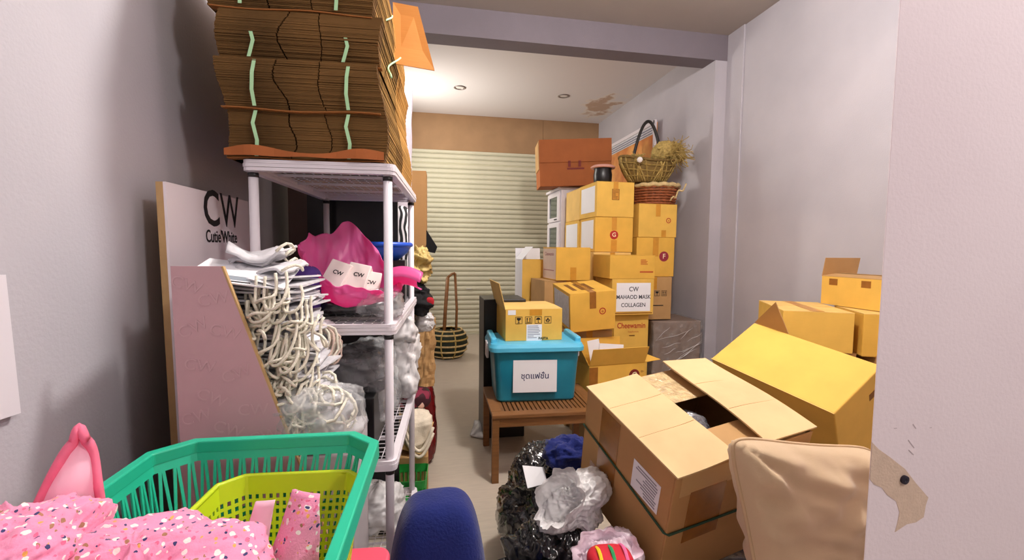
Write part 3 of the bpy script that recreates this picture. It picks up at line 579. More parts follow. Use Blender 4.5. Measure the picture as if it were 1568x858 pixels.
MB().tube([(-.17+.34*t,0,.18+.44*math.sin(PI*t)**.8) for t in [i/24 for i in range(25)]],.016,8).build('handle',mat('black_wrapped_cane',(34,30,28),.5,60,.4),HB,smooth=True)
rd=random.Random(9)
def tuft(cx,cy,cz,R0,n,seed):
    rd=random.Random(seed); b=MB()
    for k in range(n):
        a=rd.uniform(0,2*PI); t0=rd.uniform(-.6,1.2); L=R0*rd.uniform(.6,1.2); p=Vector((cx,cy,cz)); pts=[p]
        d=Vector((math.cos(a)*math.cos(t0),math.sin(a)*math.cos(t0),math.sin(t0)))
        for i in range(1,6): pts.append(p+d*L*i/5+Vector((nz((k,i,0),.7,seed),nz((k,i,1),.7,seed),nz((k,i,2),.7,seed)-.25*(i/5)**2*4))*L*.25)
        b.tube(pts,.0035,4)
    return b
tuft(.26,-.04,.30,.20,240,3).build('raffia_tuft',M_raffia,HB)['kind']='stuff'
blob((.34,.24,.20),77,.03,8,ridge=.02).build('raffia_bundle',M_raffia,HB,(.24,.0,.22),smooth=True)
tuft(-.16,-.05,.22,.10,90,5).build('raffia_tuft',M_raffia,HB)['kind']='stuff'
MB().lathe([(.001,-.03),(.02,-.02),(.03,0),(.02,.02),(.001,.03)],14).build('bead',mat('pearl_white',(238,232,226),.2),HB,(-.20,-.20,.19))
JR=thing('lidded_jar','black glazed jar with a pinkish flat lid on the topmost carton','jar',(1.755,4.48,2.018))
MB().lathe([(.001,0),(.075,0),(.09,.03),(.095,.10),(.085,.15),(.095,.17)],24).build('body',M_black,JR,smooth=True)
MB().lathe([(.001,.20),(.10,.195),(.125,.18),(.12,.165),(.001,.165)],24).build('lid',mat('dusty_pink_lid',(206,150,136),.5),JR,smooth=True)
# poster board on the far right wall
PB=thing('poster_board','white-framed orange picture board leaning on the far right wall','picture',(2.66,5.85,1.9),(0,R_(0),0))
y0,y1,z0,z1=-.72,.70,.05,.98
MB().box(0,.02,y0,y1,z0,z1).build('panel',mat('orange_print',(226,120,66),.4,3,.35,rgb2=(248,186,110)),PB)
for a in ((-.02,.0,y0-.02,y0+.03,z0,z1+.02),(-.02,0,y1-.03,y1+.02,z0,z1+.02),(-.02,0,y0,y1,z1-.02,z1+.02)): MB().box(*a).build('frame',M_wplastic,PB)
MB().box(-.004,-.001,y0+.03,y1-.03,z1-.13,z1-.02).build('printed_header',M_paperG,PB)
bb=MB()
for i in range(3): bb.box(-.006,-.004,y0+.08,y1-.1,z1-.045-i*.03,z1-.057-i*.03)
bb.build('printed_lines',mat('blue_grey_ink',(110,110,130)),PB)
# ------------------------------------------------------------ left: white plastic rack
RK=thing('storage_rack','white four-tier plastic storage rack with grid shelves along the left wall','rack',(-.27,1.72,0),R_(-3))
rw,rl=.20,.385; SHELF=(1.555,1.105,.705,.22)
PX,PY=rw-.022,rl-.022
for sx in (-1,1):
    for sy in (-1,1):
        po=MB().tube([(sx*PX,sy*PY,0),(sx*PX,sy*PY,1.56)],.0125,14).build('post',M_wplastic,RK,smooth=True)
        for z in SHELF: MB().tube([(sx*PX,sy*PY,z-.016),(sx*PX,sy*PY,z-.004)],.0138,14).build('collar',M_black,po,smooth=True)
def shelf(z):
    t=.030; b=MB()
    for k in range(3):   # three-ribbed rim
        e=.0015*(k%2==1); z0=z+k*t/3; z1=z+(k+1)*t/3-.0008
        o=[(x,y) for x,y in rrect(rw+e,rl+e,.02,4)]; i=[(x,y) for x,y in rrect(rw-.022,rl-.022,.012,4)]; n=len(o)
        b.add([(x,y,z0) for x,y in o]+[(x,y,z1) for x,y in o]+[(x,y,z0) for x,y in i]+[(x,y,z1) for x,y in i],
              [(j,(j+1)%n,n+(j+1)%n,n+j) for j in range(n)]+[(2*n+(j+1)%n,2*n+j,3*n+j,3*n+(j+1)%n) for j in range(n)]+[(n+j,n+(j+1)%n,3*n+(j+1)%n,3*n+j) for j in range(n)]+[((j+1)%n,j,2*n+j,2*n+(j+1)%n) for j in range(n)])
    s_=b.build('shelf_frame',M_wplastic,RK)
    g=MB(); zg=z+.022
    for k in range(1,13): x=-rw+.02+(2*rw-.04)*k/13; g.box(x-.001,x+.001,-rl+.02,rl-.02,zg,zg+.002)
    for k in range(1,24): y=-rl+.02+(2*rl-.04)*k/24; g.box(-rw+.02,rw-.02,y-.001,y+.001,zg,zg+.002)
    for k in range(1,4): y=-rl+.02+(2*rl-.04)*k/4; g.box(-rw+.02,rw-.02,y-.003,y+.003,z+.014,zg)
    g.build('shelf_grid',M_wplastic,s_)
for z in SHELF: shelf(z)
# ---- bundles of flattened cartons
Z0=1.588; BH=.1275
M_lit=card('lit_sheet_side',(196,150,84),.3,.85)  # paler copy of the sheet colour for the lamp-lit sides
lab=['lowest bundle of flattened brown cartons tied with pale green strap, lying on the rack','second bundle of flattened cartons from the rack top, tied with pale green strap','third bundle of flattened cartons up from the rack top','fourth bundle of flattened cartons up, with one long flap sticking out','topmost bundle of flattened cartons, cut off by the picture edge']
offs=[(.002,.004,-3),(-.003,-.008,-3.2),(-.002,-.0,-2.8),(-.024,-.010,-3.0),(-.026,-.002,-2.9)]
for k in range(5):
    ox,oy,rz=offs[k]
    t=thing('carton_bundle',lab[k],'carton bundle',(-.305+ox,1.72+oy,Z0+k*BH),R_(rz),'bundles of flattened cartons')
    rd=random.Random(k+1); b=MB(); bb_=MB(); n=46; hw,hl=.205,.38; th=BH/n
    for i in range(n):
        f=i/n; wx=.010*math.sin(f*2.6+k*2)+rd.uniform(-.0012,.0012); wy=.010*math.sin(f*3.3+k)-.012*math.sin(PI*f)+rd.uniform(-.0012,.0012)
        z=i*th; g1=-.055+.01*math.sin(f*6+k)+ (.0 if k%2 else .012); g2=.05+.008*math.sin(f*5+k*3)
        for (xa,xb,dy) in ((-hw,g1-.0022,0),(g1+.0022,g2-.0016,rd.uniform(-.001,.001)),(g2+.0016,hw,rd.uniform(-.001,.001))):
            b.box(xa+wx,xb+wx,-hl+wy+dy,0,z,z+th*.86)
        bb_.box(-hw+wx,hw+wx,-hl+.031,hl+wy,z,z+th*.72)
    b.build('fluted_front_edge',M_sheet_shaded,t,label='fluted front edges of the sheets, shade painted in dark'); bb_.build('sheets',M_lit,t); MB().grid(lambda u,v:(-hw*.99+1.98*hw*u,-hl-.004-.010*v*0+(.012*math.sin(k))*0+.02*v,-.001+.003*math.sin(u*8+k)),20,2).build('liner_sheet',card('brown_liner',(150,94,46)),t,solid=.003)
    for x in (-.125,.112):
        pts=[(x+.010*math.sin(k*2.1),-hl-.012,.004),(x+.004,-hl-.016,BH*.35),(x-.006+.012*(k%2),-hl-.016,BH*.7),(x+.012*math.sin(k),-hl-.010,BH-.004)]
        b2=MB()
        for i in range(3):
            a,c=Vector(pts[i]),Vector(pts[i+1]); b2.add([a+Vector((-.0045,0,0)),a+Vector((.0045,0,0)),c+Vector((.0045,0,0)),c+Vector((-.0045,0,0))],[(0,1,2,3)])
        b2.build('strap',M_strap,t,solid=.0015)
    if k==0: MB().grid(lambda u,v:(-hw+2*hw*u,-hl-.012-.012*math.sin(PI*u*3)**2,.004+.018*v*(1+.5*math.sin(u*9))),24,3).build('bottom_sheet',M_brown,t,solid=.003,label='orange-brown bottom sheet curling out')
    if k==3:
        MB().prism([(.21,.02,.035),(.352,.05,.03),(.29,.09,.27),(.20,.09,.28)],(0,.005,0)).build('loose_flap',card('loose_flap_card',(186,122,56)),t,label='orange-brown flap sticking out sideways')
    if k in (2,3): MB().tube([(.215,-.30+.02*i,.01+.12*i/6+.0) if 0 else (.212+.012*math.sin(i*.7+k),-.34+.03*i,-.01+.15*i/8) for i in range(9)],.003,6).build('strap_tail',M_strap,t,smooth=True)
# ---- sign boards against the left wall
M_board=mat('white_sign_acrylic',(242,232,236),.25,2,.03,spec=.5); M_pinkb=mat('dusty_pink_laminate',(196,158,164),.45,6,.04,spec=.4)
SB=thing('sign_board','white lettered sign board leaning on the left wall behind the pink board','sign board',(-.60,1.245,.30),(0,R_(-1),R_(-2.0)))
MB().box(-.006,0,0,.47,0,1.205).build('face_panel',M_board,SB); MB().box(-.022,-.006,0,.47,0,1.205).build('backing',mat('plywood_edge',(196,160,110),.7,20,.1),SB)
rt=(PI/2,0,PI/2)
text('C',.145,M_ink,SB,(.0012,.215,1.155),rt,bold=.002,sx=.95); text('W',.145,M_ink,SB,(.0012,.330,1.155),rt,sx=.82); text("Cutie'White",.05,M_ink,SB,(.0012,.272,1.078),rt,bold=.0006,sx=.78)
PBd=thing('pink_board','dusty pink slant-cut board standing in front of the lettered sign','board',(0,1.045,0),0)
c4=[(-.518,1.309),(-.424,1.309),(-.270,.84),(-.15,.47),(-.15,0),(-.50,0),(-.512,.9)]
MB().prism([(x,0,z) for x,z in c4],(0,.009,0)).build('panel',M_pinkb,PBd)
MB().prism([(-.4235,0,1.309),(-.420,0,1.309),(-.146,0,.47),(-.15,0,.47)],(0,.010,0)).build('edge_band',mat('plywood_edge',(196,160,110)),PBd)
M_faint=mat('faint_print',(200,163,169),.45)
for i,(x,z,a) in enumerate(((-.49,1.27,20),(-.44,1.24,-10),(-.48,1.18,-25),(-.42,1.17,15),(-.47,1.10,10),(-.40,1.08,-20),(-.45,1.03,25),(-.37,1.0,0),(-.48,.99,-15),(-.42,.96,20),(-.35,.94,-10),(-.47,.93,10))):
    text('CW',.035,M_faint,PBd,(x,-.0006,z),(PI/2,R_(a),0),name='printed_letters')
wl=tag(MB().prism([(XL+.002,.70,1.30),(XL+.002,.893,1.30-.0),(XL+.002,.905,1.062),(XL+.002,.70,1.075)],(.012,0,0)).build('white_board',M_wplastic),'white panel edge on the left wall at the picture edge','panel')
# ---- pile of flattened paper bags with rope handles
st=tag(MB().box(-.155,.155,0,.25,0,.875).build('grey_box',mat('grey_board',(176,168,170),.7,6,.05),None,(-.325,1.075,0),bevel=.004),'grey board box standing under the rope-handled paper bags','box')
rd=random.Random(12); NB=52
for i in range(NB):
    f=i/NB; z=.882+f*.40; cx=-.335-.062*f+rd.uniform(-.010,.010); cy=1.20+rd.uniform(-.015,.015)
    t=thing('paper_bag','flattened grey-white paper bag with cream rope handle in the leaning pile','paper bag',(cx,cy,z),(rd.uniform(-.05,.02),rd.uniform(-.09,.09),rd.uniform(-.22,.22)),'flattened paper bags in the pile')
    bw_,bd_=.105*rd.uniform(.85,1.08),.105
    def fn(u,v,s1=rd.random()*9): return ((2*u-1)*bw_,(2*v-1)*bd_,.004*math.sin(u*4+s1)+.003*nz((u*3,v*3,s1),1))
    MB().grid(fn,7,4).build('bag_body',M_paperG if i%4 else M_white,t,solid=.0045)
    x0=rd.uniform(.005,.10); L=rd.uniform(.035,.085); wd_=rd.uniform(.012,.032); s1=rd.random()*6
    pts=[]
    for j in range(15):
        a=j/14; q=math.sin(PI*a); pts.append((x0+wd_*(2*a-1)+.012*math.sin(a*7+s1),-bd_-.006-.022*q-.006*math.sin(a*9+s1),-L*q+.01*math.sin(a*5+s1)))
    if i>8:
        pts2=[(p_[0]*.9-.03*math.sin(s1),p_[1]-.004,p_[2]*.8+.01*math.sin(k_*.7+s1)) for k_,p_ in enumerate(pts)]
        MB().tube(pts2,.0034,6).build('rope_handle',M_rope,t,smooth=True)
    if i>5: MB().tube(pts,.0034,6).build('rope_handle',M_rope,t,smooth=True)
# papers and bags on top of the pile
et=thing('envelope','white envelope with a grey window lying on the pile of paper bags','envelope',tuple(at(375,420,Y=1.13)),(R_(14),R_(8),R_(4)))
MB().box(-.098,.098,-.075,.075,0,.003).build('sheet',M_white,et); MB().box(-.04,.03,-.055,-.03,.003,.0036).build('window',mat('blue_grey_window',(150,160,170),.3),et); MB().box(-.035,.03,-.068,-.062,.003,.0036).build('printed_bar',M_ink,et)
MB().prism([(.098,-.075,.003),(.02,-.06,.012),(.098,.0,.003)],(0,0,.001)).build('folded_corner',M_white,et)
for i,(x,y,rz,ry) in enumerate(((400,402,12,6),(406,393,-14,-10),(392,388,20,6),(418,410,-20,8))):
    p=at(x,y,Y=1.24-.02*i); t=thing('paper_bag',('crumpled grey paper bag topmost on the pile, lying flat','grey paper bag tilted to the right on the pile top','grey paper bag at the back of the pile top','grey paper bag at the right edge of the pile top')[i],'paper bag',tuple(p),(R_(10),R_(ry),R_(rz)),'loose paper bags on the pile top')
    MB().grid(lambda u,v:((2*u-1)*.060,(2*v-1)*.05,.012*math.sin(u*6+i)+.012*nz((u*4,v*4,i),1)),12,10).build('bag_body',M_paperG,t,solid=.006,smooth=True)
    MB().tube([(.06+.02*math.sin(j*.5),-.05+.012*j,.012+.012*math.sin(j*.8)) for j in range(9)],.0035,6).build('rope_handle',M_rope,t,smooth=True)
# clear bag of ropes at the pile's foot
wb=thing('clear_bag','clear plastic bag full of white rope handles below the paper bag pile','plastic bag',(-.262,1.135,.876),R_(5))
blob((.225,.17,.155),51,.02,8,nu=60,nv=40,ridge=.014,rf=16).build('film',M_clear,wb,smooth=True)
rd=random.Random(5)
for k in range(26):
    c=Vector((rd.uniform(-.075,.075),rd.uniform(-.06,.03),rd.uniform(.03,.14))); a=rd.uniform(.014,.034); n_=Euler((rd.uniform(0,3),rd.uniform(0,3),rd.uniform(0,3))).to_matrix()
    MB().tube([c+n_@Vector((a*math.cos(2*PI*j/12),a*1.5*math.sin(2*PI*j/12),.006*math.sin(j*1.7))) for j in range(12)],.004,5,True).build('rope_loop',M_rope,wb,smooth=True)
blob((.16,.12,.12),52,.015,9,ridge=.012).build('folded_bags',M_paperG,wb,(0,0,.01),smooth=True)
tg=thing('rope_pile','blush paper bags with rope handles hanging from the rack shelf','rope pile',tuple(at(488,545,Y=1.30)),0)
rd=random.Random(6)
for k in range(14):
    y=k*.004; MB().tube([(rd.uniform(-.004,.004)+.03*math.cos(2*PI*j/14)+.012*(k%3),-.02+y+.006*math.sin(j),.045+.045*math.sin(2*PI*j/14)-.003*k) for j in range(14)],.0036,5,True).build('rope_loop',M_ropep if k%2 else M_rope,tg,smooth=True)
blob((.11,.10,.08),53,.012,9,ridge=.01).build('bag_body',M_paperG,tg,(-.02,.06,.0),smooth=True)
# ---- teal laundry basket with lime basket, stand and pink fabrics
def oct_(hx,hy,c): return [(hx,-hy+c),(hx,hy-c),(hx-c,hy),(-hx+c,hy),(-hx,hy-c),(-hx,-hy+c),(-hx+c,-hy),(hx-c,-hy)]
def per(pts,n):
    """n evenly spread points along closed outline"""
    P=[Vector(p) for p in pts]; L=[(P[(i+1)%len(P)]-P[i]).length for i in range(len(P))]; T=sum(L); o=[]
    for k in range(n):
        q=T*k/n; i=0
        while q>L[i]: q-=L[i]; i+=1
        o.append(P[i].lerp(P[(i+1)%len(P)],q/L[i]))
    return o
BT=thing('laundry_basket','teal plastic laundry basket with zigzag slots at the lower left','basket',(-.31,.735,.735),R_(-2))
n=132; top=per(oct_(.195,.228,.05),n); bot=per(oct_(.150,.180,.045),n)
def ring(z): f=z/.225; return [(top[i].x*f+bot[i].x*(1-f),top[i].y*f+bot[i].y*(1-f),z) for i in range(n)]
b=MB()
for za,zb in ((0,.02),(.095,.110),(.198,.225)):
    A,B_=ring(za),ring(zb); b.add(A+B_,[(i,(i+1)%n,n+(i+1)%n,n+i) for i in range(n)])
for za,zb in ((.02,.095),(.110,.198)):
    A,B_=ring(za),ring(zb)
    for i in range(0,n,2):
        k=1; j=(i+1)%n; l=(i+2)%n
        def mix(R1,a,b2,t): return tuple(R1[a][q]*(1-t)+R1[b2][q]*t for q in range(3))
        b.add([A[i],mix(A,i,j,.45),B_[j],mix(B_,j,l,-.45)],[(0,1,2,3)]); b.add([mix(A,l,j,.45),A[l],mix(B_,j,i,-.45),B_[j]],[(0,1,2,3)])
b.add(ring(0.001),[tuple(range(n-1,-1,-1))])
b.build('wall',M_teal,BT,solid=.003)
o8=oct_(.208,.241,.055); i8=oct_(.190,.223,.048)
b=MB(); r8=[(x,y,.222) for x,y in o8]+[(x,y,.236) for x,y in o8]+[(x,y,.236) for x,y in i8]+[(x,y,.214) for x,y in i8]+[(x*1.002,y*1.002,.205) for x,y in o8]
F_=[]
for i in range(8):
    j=(i+1)%8; F_+=[(i,j,8+j,8+i),(8+i,8+j,16+j,16+i),(16+i,16+j,24+j,24+i),(32+i,32+j,j,i)]
b.add(r8,F_).build('rim',M_teal,BT,bevel=.003)
LB=thing('small_basket','lime green plastic basket with square holes inside the teal one','basket',(-.278,.755,.740),R_(-4))
n=176; top=per(oct_(.130,.180,.035),n); bot=per(oct_(.11,.15,.03),n)
def ring(z): f=z/.19; return [(top[i].x*f+bot[i].x*(1-f),top[i].y*f+bot[i].y*(1-f),z) for i in range(n)]
zs=[0]; 
zb=[(0,.01,1)]; z=.01
for k in range(9): zb+=[(z,z+.010,0),(z+.010,z+.0165,1)]; z+=.0165
zb+=[(z,.19,1)]
b=MB()
for za,zc_,solid_ in zb:
    A,B_=ring(za),ring(zc_)
    b.add(A+B_,[(i,(i+1)%n,n+(i+1)%n,n+i) for i in range(n) if solid_ or i%2==0])
b.add(ring(.001),[tuple(range(n-1,-1,-1))])
b.build('wall',M_lime,LB,solid=.0025)
MB().tube([(p.x*1.02,p.y*1.02,.19) for p in per(oct_(.130,.180,.035),48)],.0055,6,True).build('rim',M_lime,LB,smooth=True)
LB.scale.z=.86; LB.location.x+=.012
CR=thing('coral_crate','coral pink plastic crate standing under the teal basket','crate',(-.30,.735,0),R_(-4))
loft([[(x,y,0) for x,y in rrect(.165,.20,.03)],[(x,y,.70) for x,y in rrect(.195,.215,.03)]]).build('body',M_coral,CR)
loft([[(x,y,.70) for x,y in rrect(.21,.225,.03)],[(x,y,.732) for x,y in rrect(.21,.225,.03)]]).build('lid',M_coral,CR,bevel=.006)
# pink printed fabric
m=mat('pink_printed_cotton',(244,150,186),.85,0,0,.15,300,sheen=.2); nt=m.node_tree; bs=nt.nodes['Principled BSDF']
tc=nt.nodes.new('ShaderNodeTexCoord'); prev=None
base=nt.nodes.new('ShaderNodeRGB'); base.outputs[0].default_value=(*lin((244,150,186)),1); prev=base.outputs[0]
for sc_,rad,c,off in ((62,.26,(250,232,228),0),(58,.17,(170,120,90),3.3),(66,.16,(60,60,110),7.1),(64,.16,(244,170,90),11.7),(80,.2,(240,110,150),15.2)):
    mp=nt.nodes.new('ShaderNodeMapping'); mp.inputs['Location'].default_value=(off,off*.7,off*.3); dn=nt.nodes.new('ShaderNodeTexNoise'); dn.inputs['Scale'].default_value=60; nt.links.new(tc.outputs['Object'],dn.inputs[0]); am=nt.nodes.new('ShaderNodeVectorMath'); am.operation='MULTIPLY_ADD'; am.inputs[1].default_value=(.012,.012,.012); nt.links.new(dn.outputs['Color'],am.inputs[0]); nt.links.new(tc.outputs['Object'],am.inputs[2]); nt.links.new(am.outputs[0],mp.inputs[0])
    vo=nt.nodes.new('ShaderNodeTexVoronoi'); vo.inputs['Scale'].default_value=sc_; vo.inputs['Randomness'].default_value=1; nt.links.new(mp.outputs[0],vo.inputs['Vector'])
    lt=nt.nodes.new('ShaderNodeMath'); lt.operation='LESS_THAN'; lt.inputs[1].default_value=rad; nt.links.new(vo.outputs['Distance'],lt.inputs[0])
    mx=nt.nodes.new('ShaderNodeMixRGB'); nt.links.new(lt.outputs[0],mx.inputs[0]); nt.links.new(prev,mx.inputs[1]); mx.inputs[2].default_value=(*lin(c),1); prev=mx.outputs[0]
nt.links.new(prev,bs.inputs['Base Color']); M_print=m
def heap(name,label,cat,loc,dims,seed,m,rz=0,amp=.03,f=9):
    return tag(blob(dims,seed,amp,f,nu=100,nv=64,ridge=.022,rf=9,e=.8).build(name,m,None,loc,(0,0,R_(rz)),smooth=True),label,cat)
heap('pink_bedding','pink cotton bedding printed with small animals, spilling over the teal basket','bedding',(-.375,.64,.85),(.29,.25,.12),61,M_print,-12,.025)
heap('pink_cloth','pink printed cloth bunched at the left of the teal basket','cloth',(-.515,.655,.90),(.17,.22,.115),62,M_print,10,.02)
drape('pink printed cloth standing up inside the lime basket',[(-.235,.70,.80),(-.15,.69,.80),(-.165,.73,.968),(-.205,.73,.975)],24,24,.010,M_print,'pink_cloth','cloth',64,solid=.006)
drape('pale pink cloth strip sticking up in the lime basket',[(-.30,.72,.83),(-.255,.72,.83),(-.235,.745,.957),(-.262,.745,.957)],16,16,.004,mat('pale_pink_cotton',(248,196,214),.85,20,.05),'cloth_strip','cloth',66,solid=.004)
heap('pink_cloth','pink printed cloth lying low in the lime basket','cloth',(-.29,.69,.76),(.22,.2,.10),67,M_print,0,.02)
HT=thing('baby_pillow','pink baby pillow with a pointed corner and white lining beside the wall','pillow',(-.505,.76,.925),(R_(0),R_(0),R_(25)))
HT.scale=(.68,1,1)
def horn(u,v):
    a=2*u-1; w_=(.055*(1-v)**.7+.010)*1.0; return (a*w_+.045*v*0+.035*v-.035,-.018*(1-a*a)*(1-v)-.01*nz((u*3,v*3,1),1),.155*v*(1-.12*a*a))
MB().grid(horn,20,20).build('lining',mat('pale_pink_cotton',(248,196,214)),HT,smooth=True,solid=.004)
MB().grid(lambda u,v:(horn(u,v)[0],-horn(u,v)[1]+.012,horn(u,v)[2]),20,20).build('back_cover',mat('rose_plush',(240,120,150),.9,30,.1),HT,smooth=True)
MB().tube([horn(0,i/15) for i in range(16)]+[horn(i/8,1) for i in range(9)]+[horn(1,1-i/15) for i in range(16)],.0085,8).build('piping',mat('rose_plush',(240,120,150)),HT,smooth=True)
tag(blob((.20,.16,.06),71,.01,7).build('pink_mat',mat('pale_pink_cotton',(248,196,214)),None,(-.585,.60,.91),smooth=True),'pale pink padded mat at the lower left corner','mat')
st2=tag(MB().box(-.10,.065,0,.36,0,.9).build('pink_box',mat('rose_board',(214,150,160),.7,6,.05),None,(-.59,.50,0),bevel=.004),'rose board box against the left wall under the pink bedding','box')
# ------------------------------------------------------------ things on the rack
ZM=1.137
pb=thing('pink_bag','hot pink plastic bag opened wide on the middle rack shelf','plastic bag',(-.235,1.53,ZM+.03),R_(0))
def pbf(u,v):
    th=2*PI*u; c,s_=math.cos(th),math.sin(th)
    d1=(th-R_(100)+PI)%(2*PI)-PI
    rim=.055+.17*(.5+.5*math.cos(th-R_(140)))**1.2+.075*math.exp(-(d1/.38)**2)+.022*nz((c*2.4,s_*2.4,0),1.2,6)
    r=.62+.38*math.sin(min(1,v*1.1)*PI/2)
    q=1+.08*nz((c*1.5,s_*1.5,v*1.2),1.6,3)+.05*math.sin(th*5+4*nz((c,s_,v*.6),2,4))*v*v+.02*math.sin(th*17+5*nz((c,s_,v*.4),2.5,9))*v*v+.07*abs(nz((c*2,s_*2,v),3.2,5))*v
    x=.152*c*r*q; y=.165*s_*r*q; z=rim*v**1.15+.014*nz((c,s_,v),5,8)*v
    k_=1+.035*(.5-abs(nz((x*14,y*14,z*8),1.1,12))*3)*v; x*=k_; y*=k_
    if v<.02: x*=.2; y*=.2
    return (x,y,z)
M_hot2=M_hot; MB().grid(pbf,160,50,True).build('film',M_hot,pb,smooth=True,solid=.0015)
MB().grid(lambda u,v:(.11+.10*u+.01*math.sin(v*7),-.10+.10*v-.02*u,.09+.03*math.sin(v*5)+.04*u-.05*u*u),14,14).build('handle_flap',M_hot,pb,smooth=True,solid=.0015,label='pink bag handle lying over the shelf edge')
pts=((506,424,-14,18),(541,428,-6,12),(561,440,4,10))
for i,(x,y,rz,ry) in enumerate(pts):
    p=at(x,y,Y=1.465); t=thing('small_box',('white boxed product at the left inside the pink bag','white boxed product in the middle inside the pink bag','white boxed product at the right inside the pink bag')[i],'box',(p.x,p.y,p.z-.03),(R_(-30),R_(ry),R_(rz)),'white boxes in the pink bag')
    MB().box(-.034,.034,-.012,.03,-.03,.085).build('box_body',mat('cream_gloss_card',(236,222,216),.35,8,.03),t,bevel=.004); text('CW',.018,M_ink,t,(.004,-.0125,.045),bold=.0004)
tag(blob((.31,.30,.075),81,.012,6,ridge=.008,nu=60).build('black_bag',M_blackfilm,None,(-.24,1.55,ZM),smooth=True),'flat black plastic bag under the hot pink bag','plastic bag')
tag(blob((.14,.14,.09),82,.015,8,ridge=.014).build('plastic_bag',M_clear,None,(-.145,1.45,ZM),smooth=True),'small clear plastic bag at the shelf edge under the pink bag','plastic bag')
tag(blob((.30,.22,.14),83,.03,7,ridge=.012).build('black_cloth',M_blackcloth,None,(-.36,1.83,ZM),smooth=True),'black clothes heaped at the back of the middle rack shelf','clothes')
tag(blob((.09,.12,.16),84,.015,9).build('purple_cloth',mat('purple_cloth',(64,36,110),.8,20,.3),None,(-.35,1.395,ZM-.0),smooth=True),'dark purple cloth between the bag pile and pink bag','cloth')
tag(MB().box(-.20,.19,0,.02,0,2.10).build('black_board',M_black,None,(-.325,2.155,0),(0,0,R_(-3))),'plain black board behind the white rack, made tall to block lamp light','board')  # extended to the floor and upward to block ceiling lamp light
tag(MB().box(-.20,.20,0,.30,0,2.10).build('lamp_blocker',mat('blocker_brown',(96,74,66),.6,5,.1),None,(-.43,2.26,0),bevel=.003),'added dark brown block shading the left wall behind the white rack','cabinet')  # added to keep the ceiling lamp off the wall; brown matches shaded wall
# blue plastic tray with a white badge
bt=thing('blue_tray','round bright blue plastic tray at the back of the rack','tray',(-.19,1.94,1.31),R_(0))
MB().lathe([(.001,0),(.07,0),(.10,.03),(.115,.055),(.125,.058),(.122,.048),(.105,.02),(.07,-.008),(.001,-.008)],40).build('bowl',M_blue,bt,smooth=True)
MB().tube([(.12*math.cos(2*PI*i/40),.12*math.sin(2*PI*i/40),.055) for i in range(40)],.010,8,True).build('rim',M_blue,bt,smooth=True)
MB().lathe([(.001,.03),(.03,.03),(.03,.034),(.001,.034)],20).build('badge',M_white,bt,(.06,-.03,0))
tag(MB().box(-.10,.10,-.09,.09,0,.165).build('dark_box',M_black,None,(-.19,1.95,ZM)),'black box under the blue tray','box')
# zebra striped cloth hanging at the back right
zb_=mat('zebra_stripe_cloth',(236,232,236),.7); nt=zb_.node_tree; tc=nt.nodes.new('ShaderNodeTexCoord'); wv=nt.nodes.new('ShaderNodeTexWave'); wv.inputs['Scale'].default_value=14; wv.inputs['Distortion'].default_value=5; wv.inputs['Detail'].default_value=1
cr=nt.nodes.new('ShaderNodeValToRGB'); cr.color_ramp.interpolation='CONSTANT'; cr.color_ramp.elements[1].position=.55; cr.color_ramp.elements[0].color=(.01,.01,.012,1); cr.color_ramp.elements[1].color=(.8,.78,.8,1)
nt.links.new(tc.outputs['Object'],wv.inputs[0]); nt.links.new(wv.outputs['Fac'],cr.inputs[0]); nt.links.new(cr.outputs[0],nt.nodes['Principled BSDF'].inputs['Base Color'])
tag(blob((.09,.14,.34),86,.01,6,e=.6).build('zebra_bag',zb_,None,(-.125,2.28,1.21),smooth=True),'black and white zebra-striped bag at the end of the rack','bag')
# ---- second, black rack behind
BR=thing('black_rack','slim black metal rack standing behind the white one','rack',(-.38,3.0,0),0)
for sx in (-1,1):
    for sy in (-1,1): MB().box(sx*.24-.012,sx*.24+.012,sy*.42-.012,sy*.42+.012,0,1.22).build('post',M_black,BR)
for z in (.12,.56,.99,1.19): MB().box(-.25,.25,-.43,.43,z,z+.02).build('shelf',M_black,BR)
# tall torn carton on it
tb=thing('carton','tall torn brown carton standing before the roller shutter','carton',(-.085,2.99,1.212),R_(-2))
MB().box(-.10,.075,0,.16,.17,.63).build('body',M_kraft,tb); MB().prism([(-.10,0,.17),(.075,0,.17),(.05,0,.10),(.03,0,.02),(.0,0,.06),(-.03,0,.0),(-.06,0,.04),(-.10,0,.0)],(0,.006,0)).build('torn_edge',M_kraft,tb)
MB().prism([(.075,0,.26),(.075,0,.12),(.13,0,.11),(.145,0,.15)],(0,.004,0)).build('flap',M_blackcloth,tb,label='dark inner flap hanging out'); MB().prism([(-.10,-.002,.3),(-.06,-.002,.2),(-.05,-.002,.1),(-.10,-.002,.06)],(0,.002,0)).build('white_label',M_white,tb)
MB().box(-.10,.075,.02,.16,.0,.17).build('lower_panel',M_tan,tb)
tag(blob((.18,.18,.20),91,.03,9,ridge=.035,rf=13,nu=110,nv=70).build('gold_bag',mat('gold_paper',(190,146,66),.6,14,.4,.6,40,rgb2=(232,212,140)),None,(-.075,2.42,1.21-.04),smooth=True),'crumpled gold and brown paper bag beside the rack','paper bag')
tag(blob((.23,.24,.19),92,.03,8,ridge=.03,rf=9).build('black_bag',M_blackcloth,None,(-.09,2.40,1.012),smooth=True),'black cloth bag with red badge below the gold bag','bag')
tag(blob((.05,.04,.045),93,.006,9).build('red_cloth',mat('crimson_cloth',(170,20,36),.8),None,(.005,2.335,1.06),smooth=True),'small crimson cloth tucked on the black bag','cloth')
tag(blob((.10,.12,.10),94,.02,9,ridge=.016).build('white_bag',M_milky,None,(-.02,2.47,.91+.0),smooth=True),'small crumpled white bag hanging below the black bag','plastic bag')
kb=thing('kraft_bag','tall kraft paper bag with white handles beside the black rack','paper bag',(-.02,2.72,.56),R_(6))
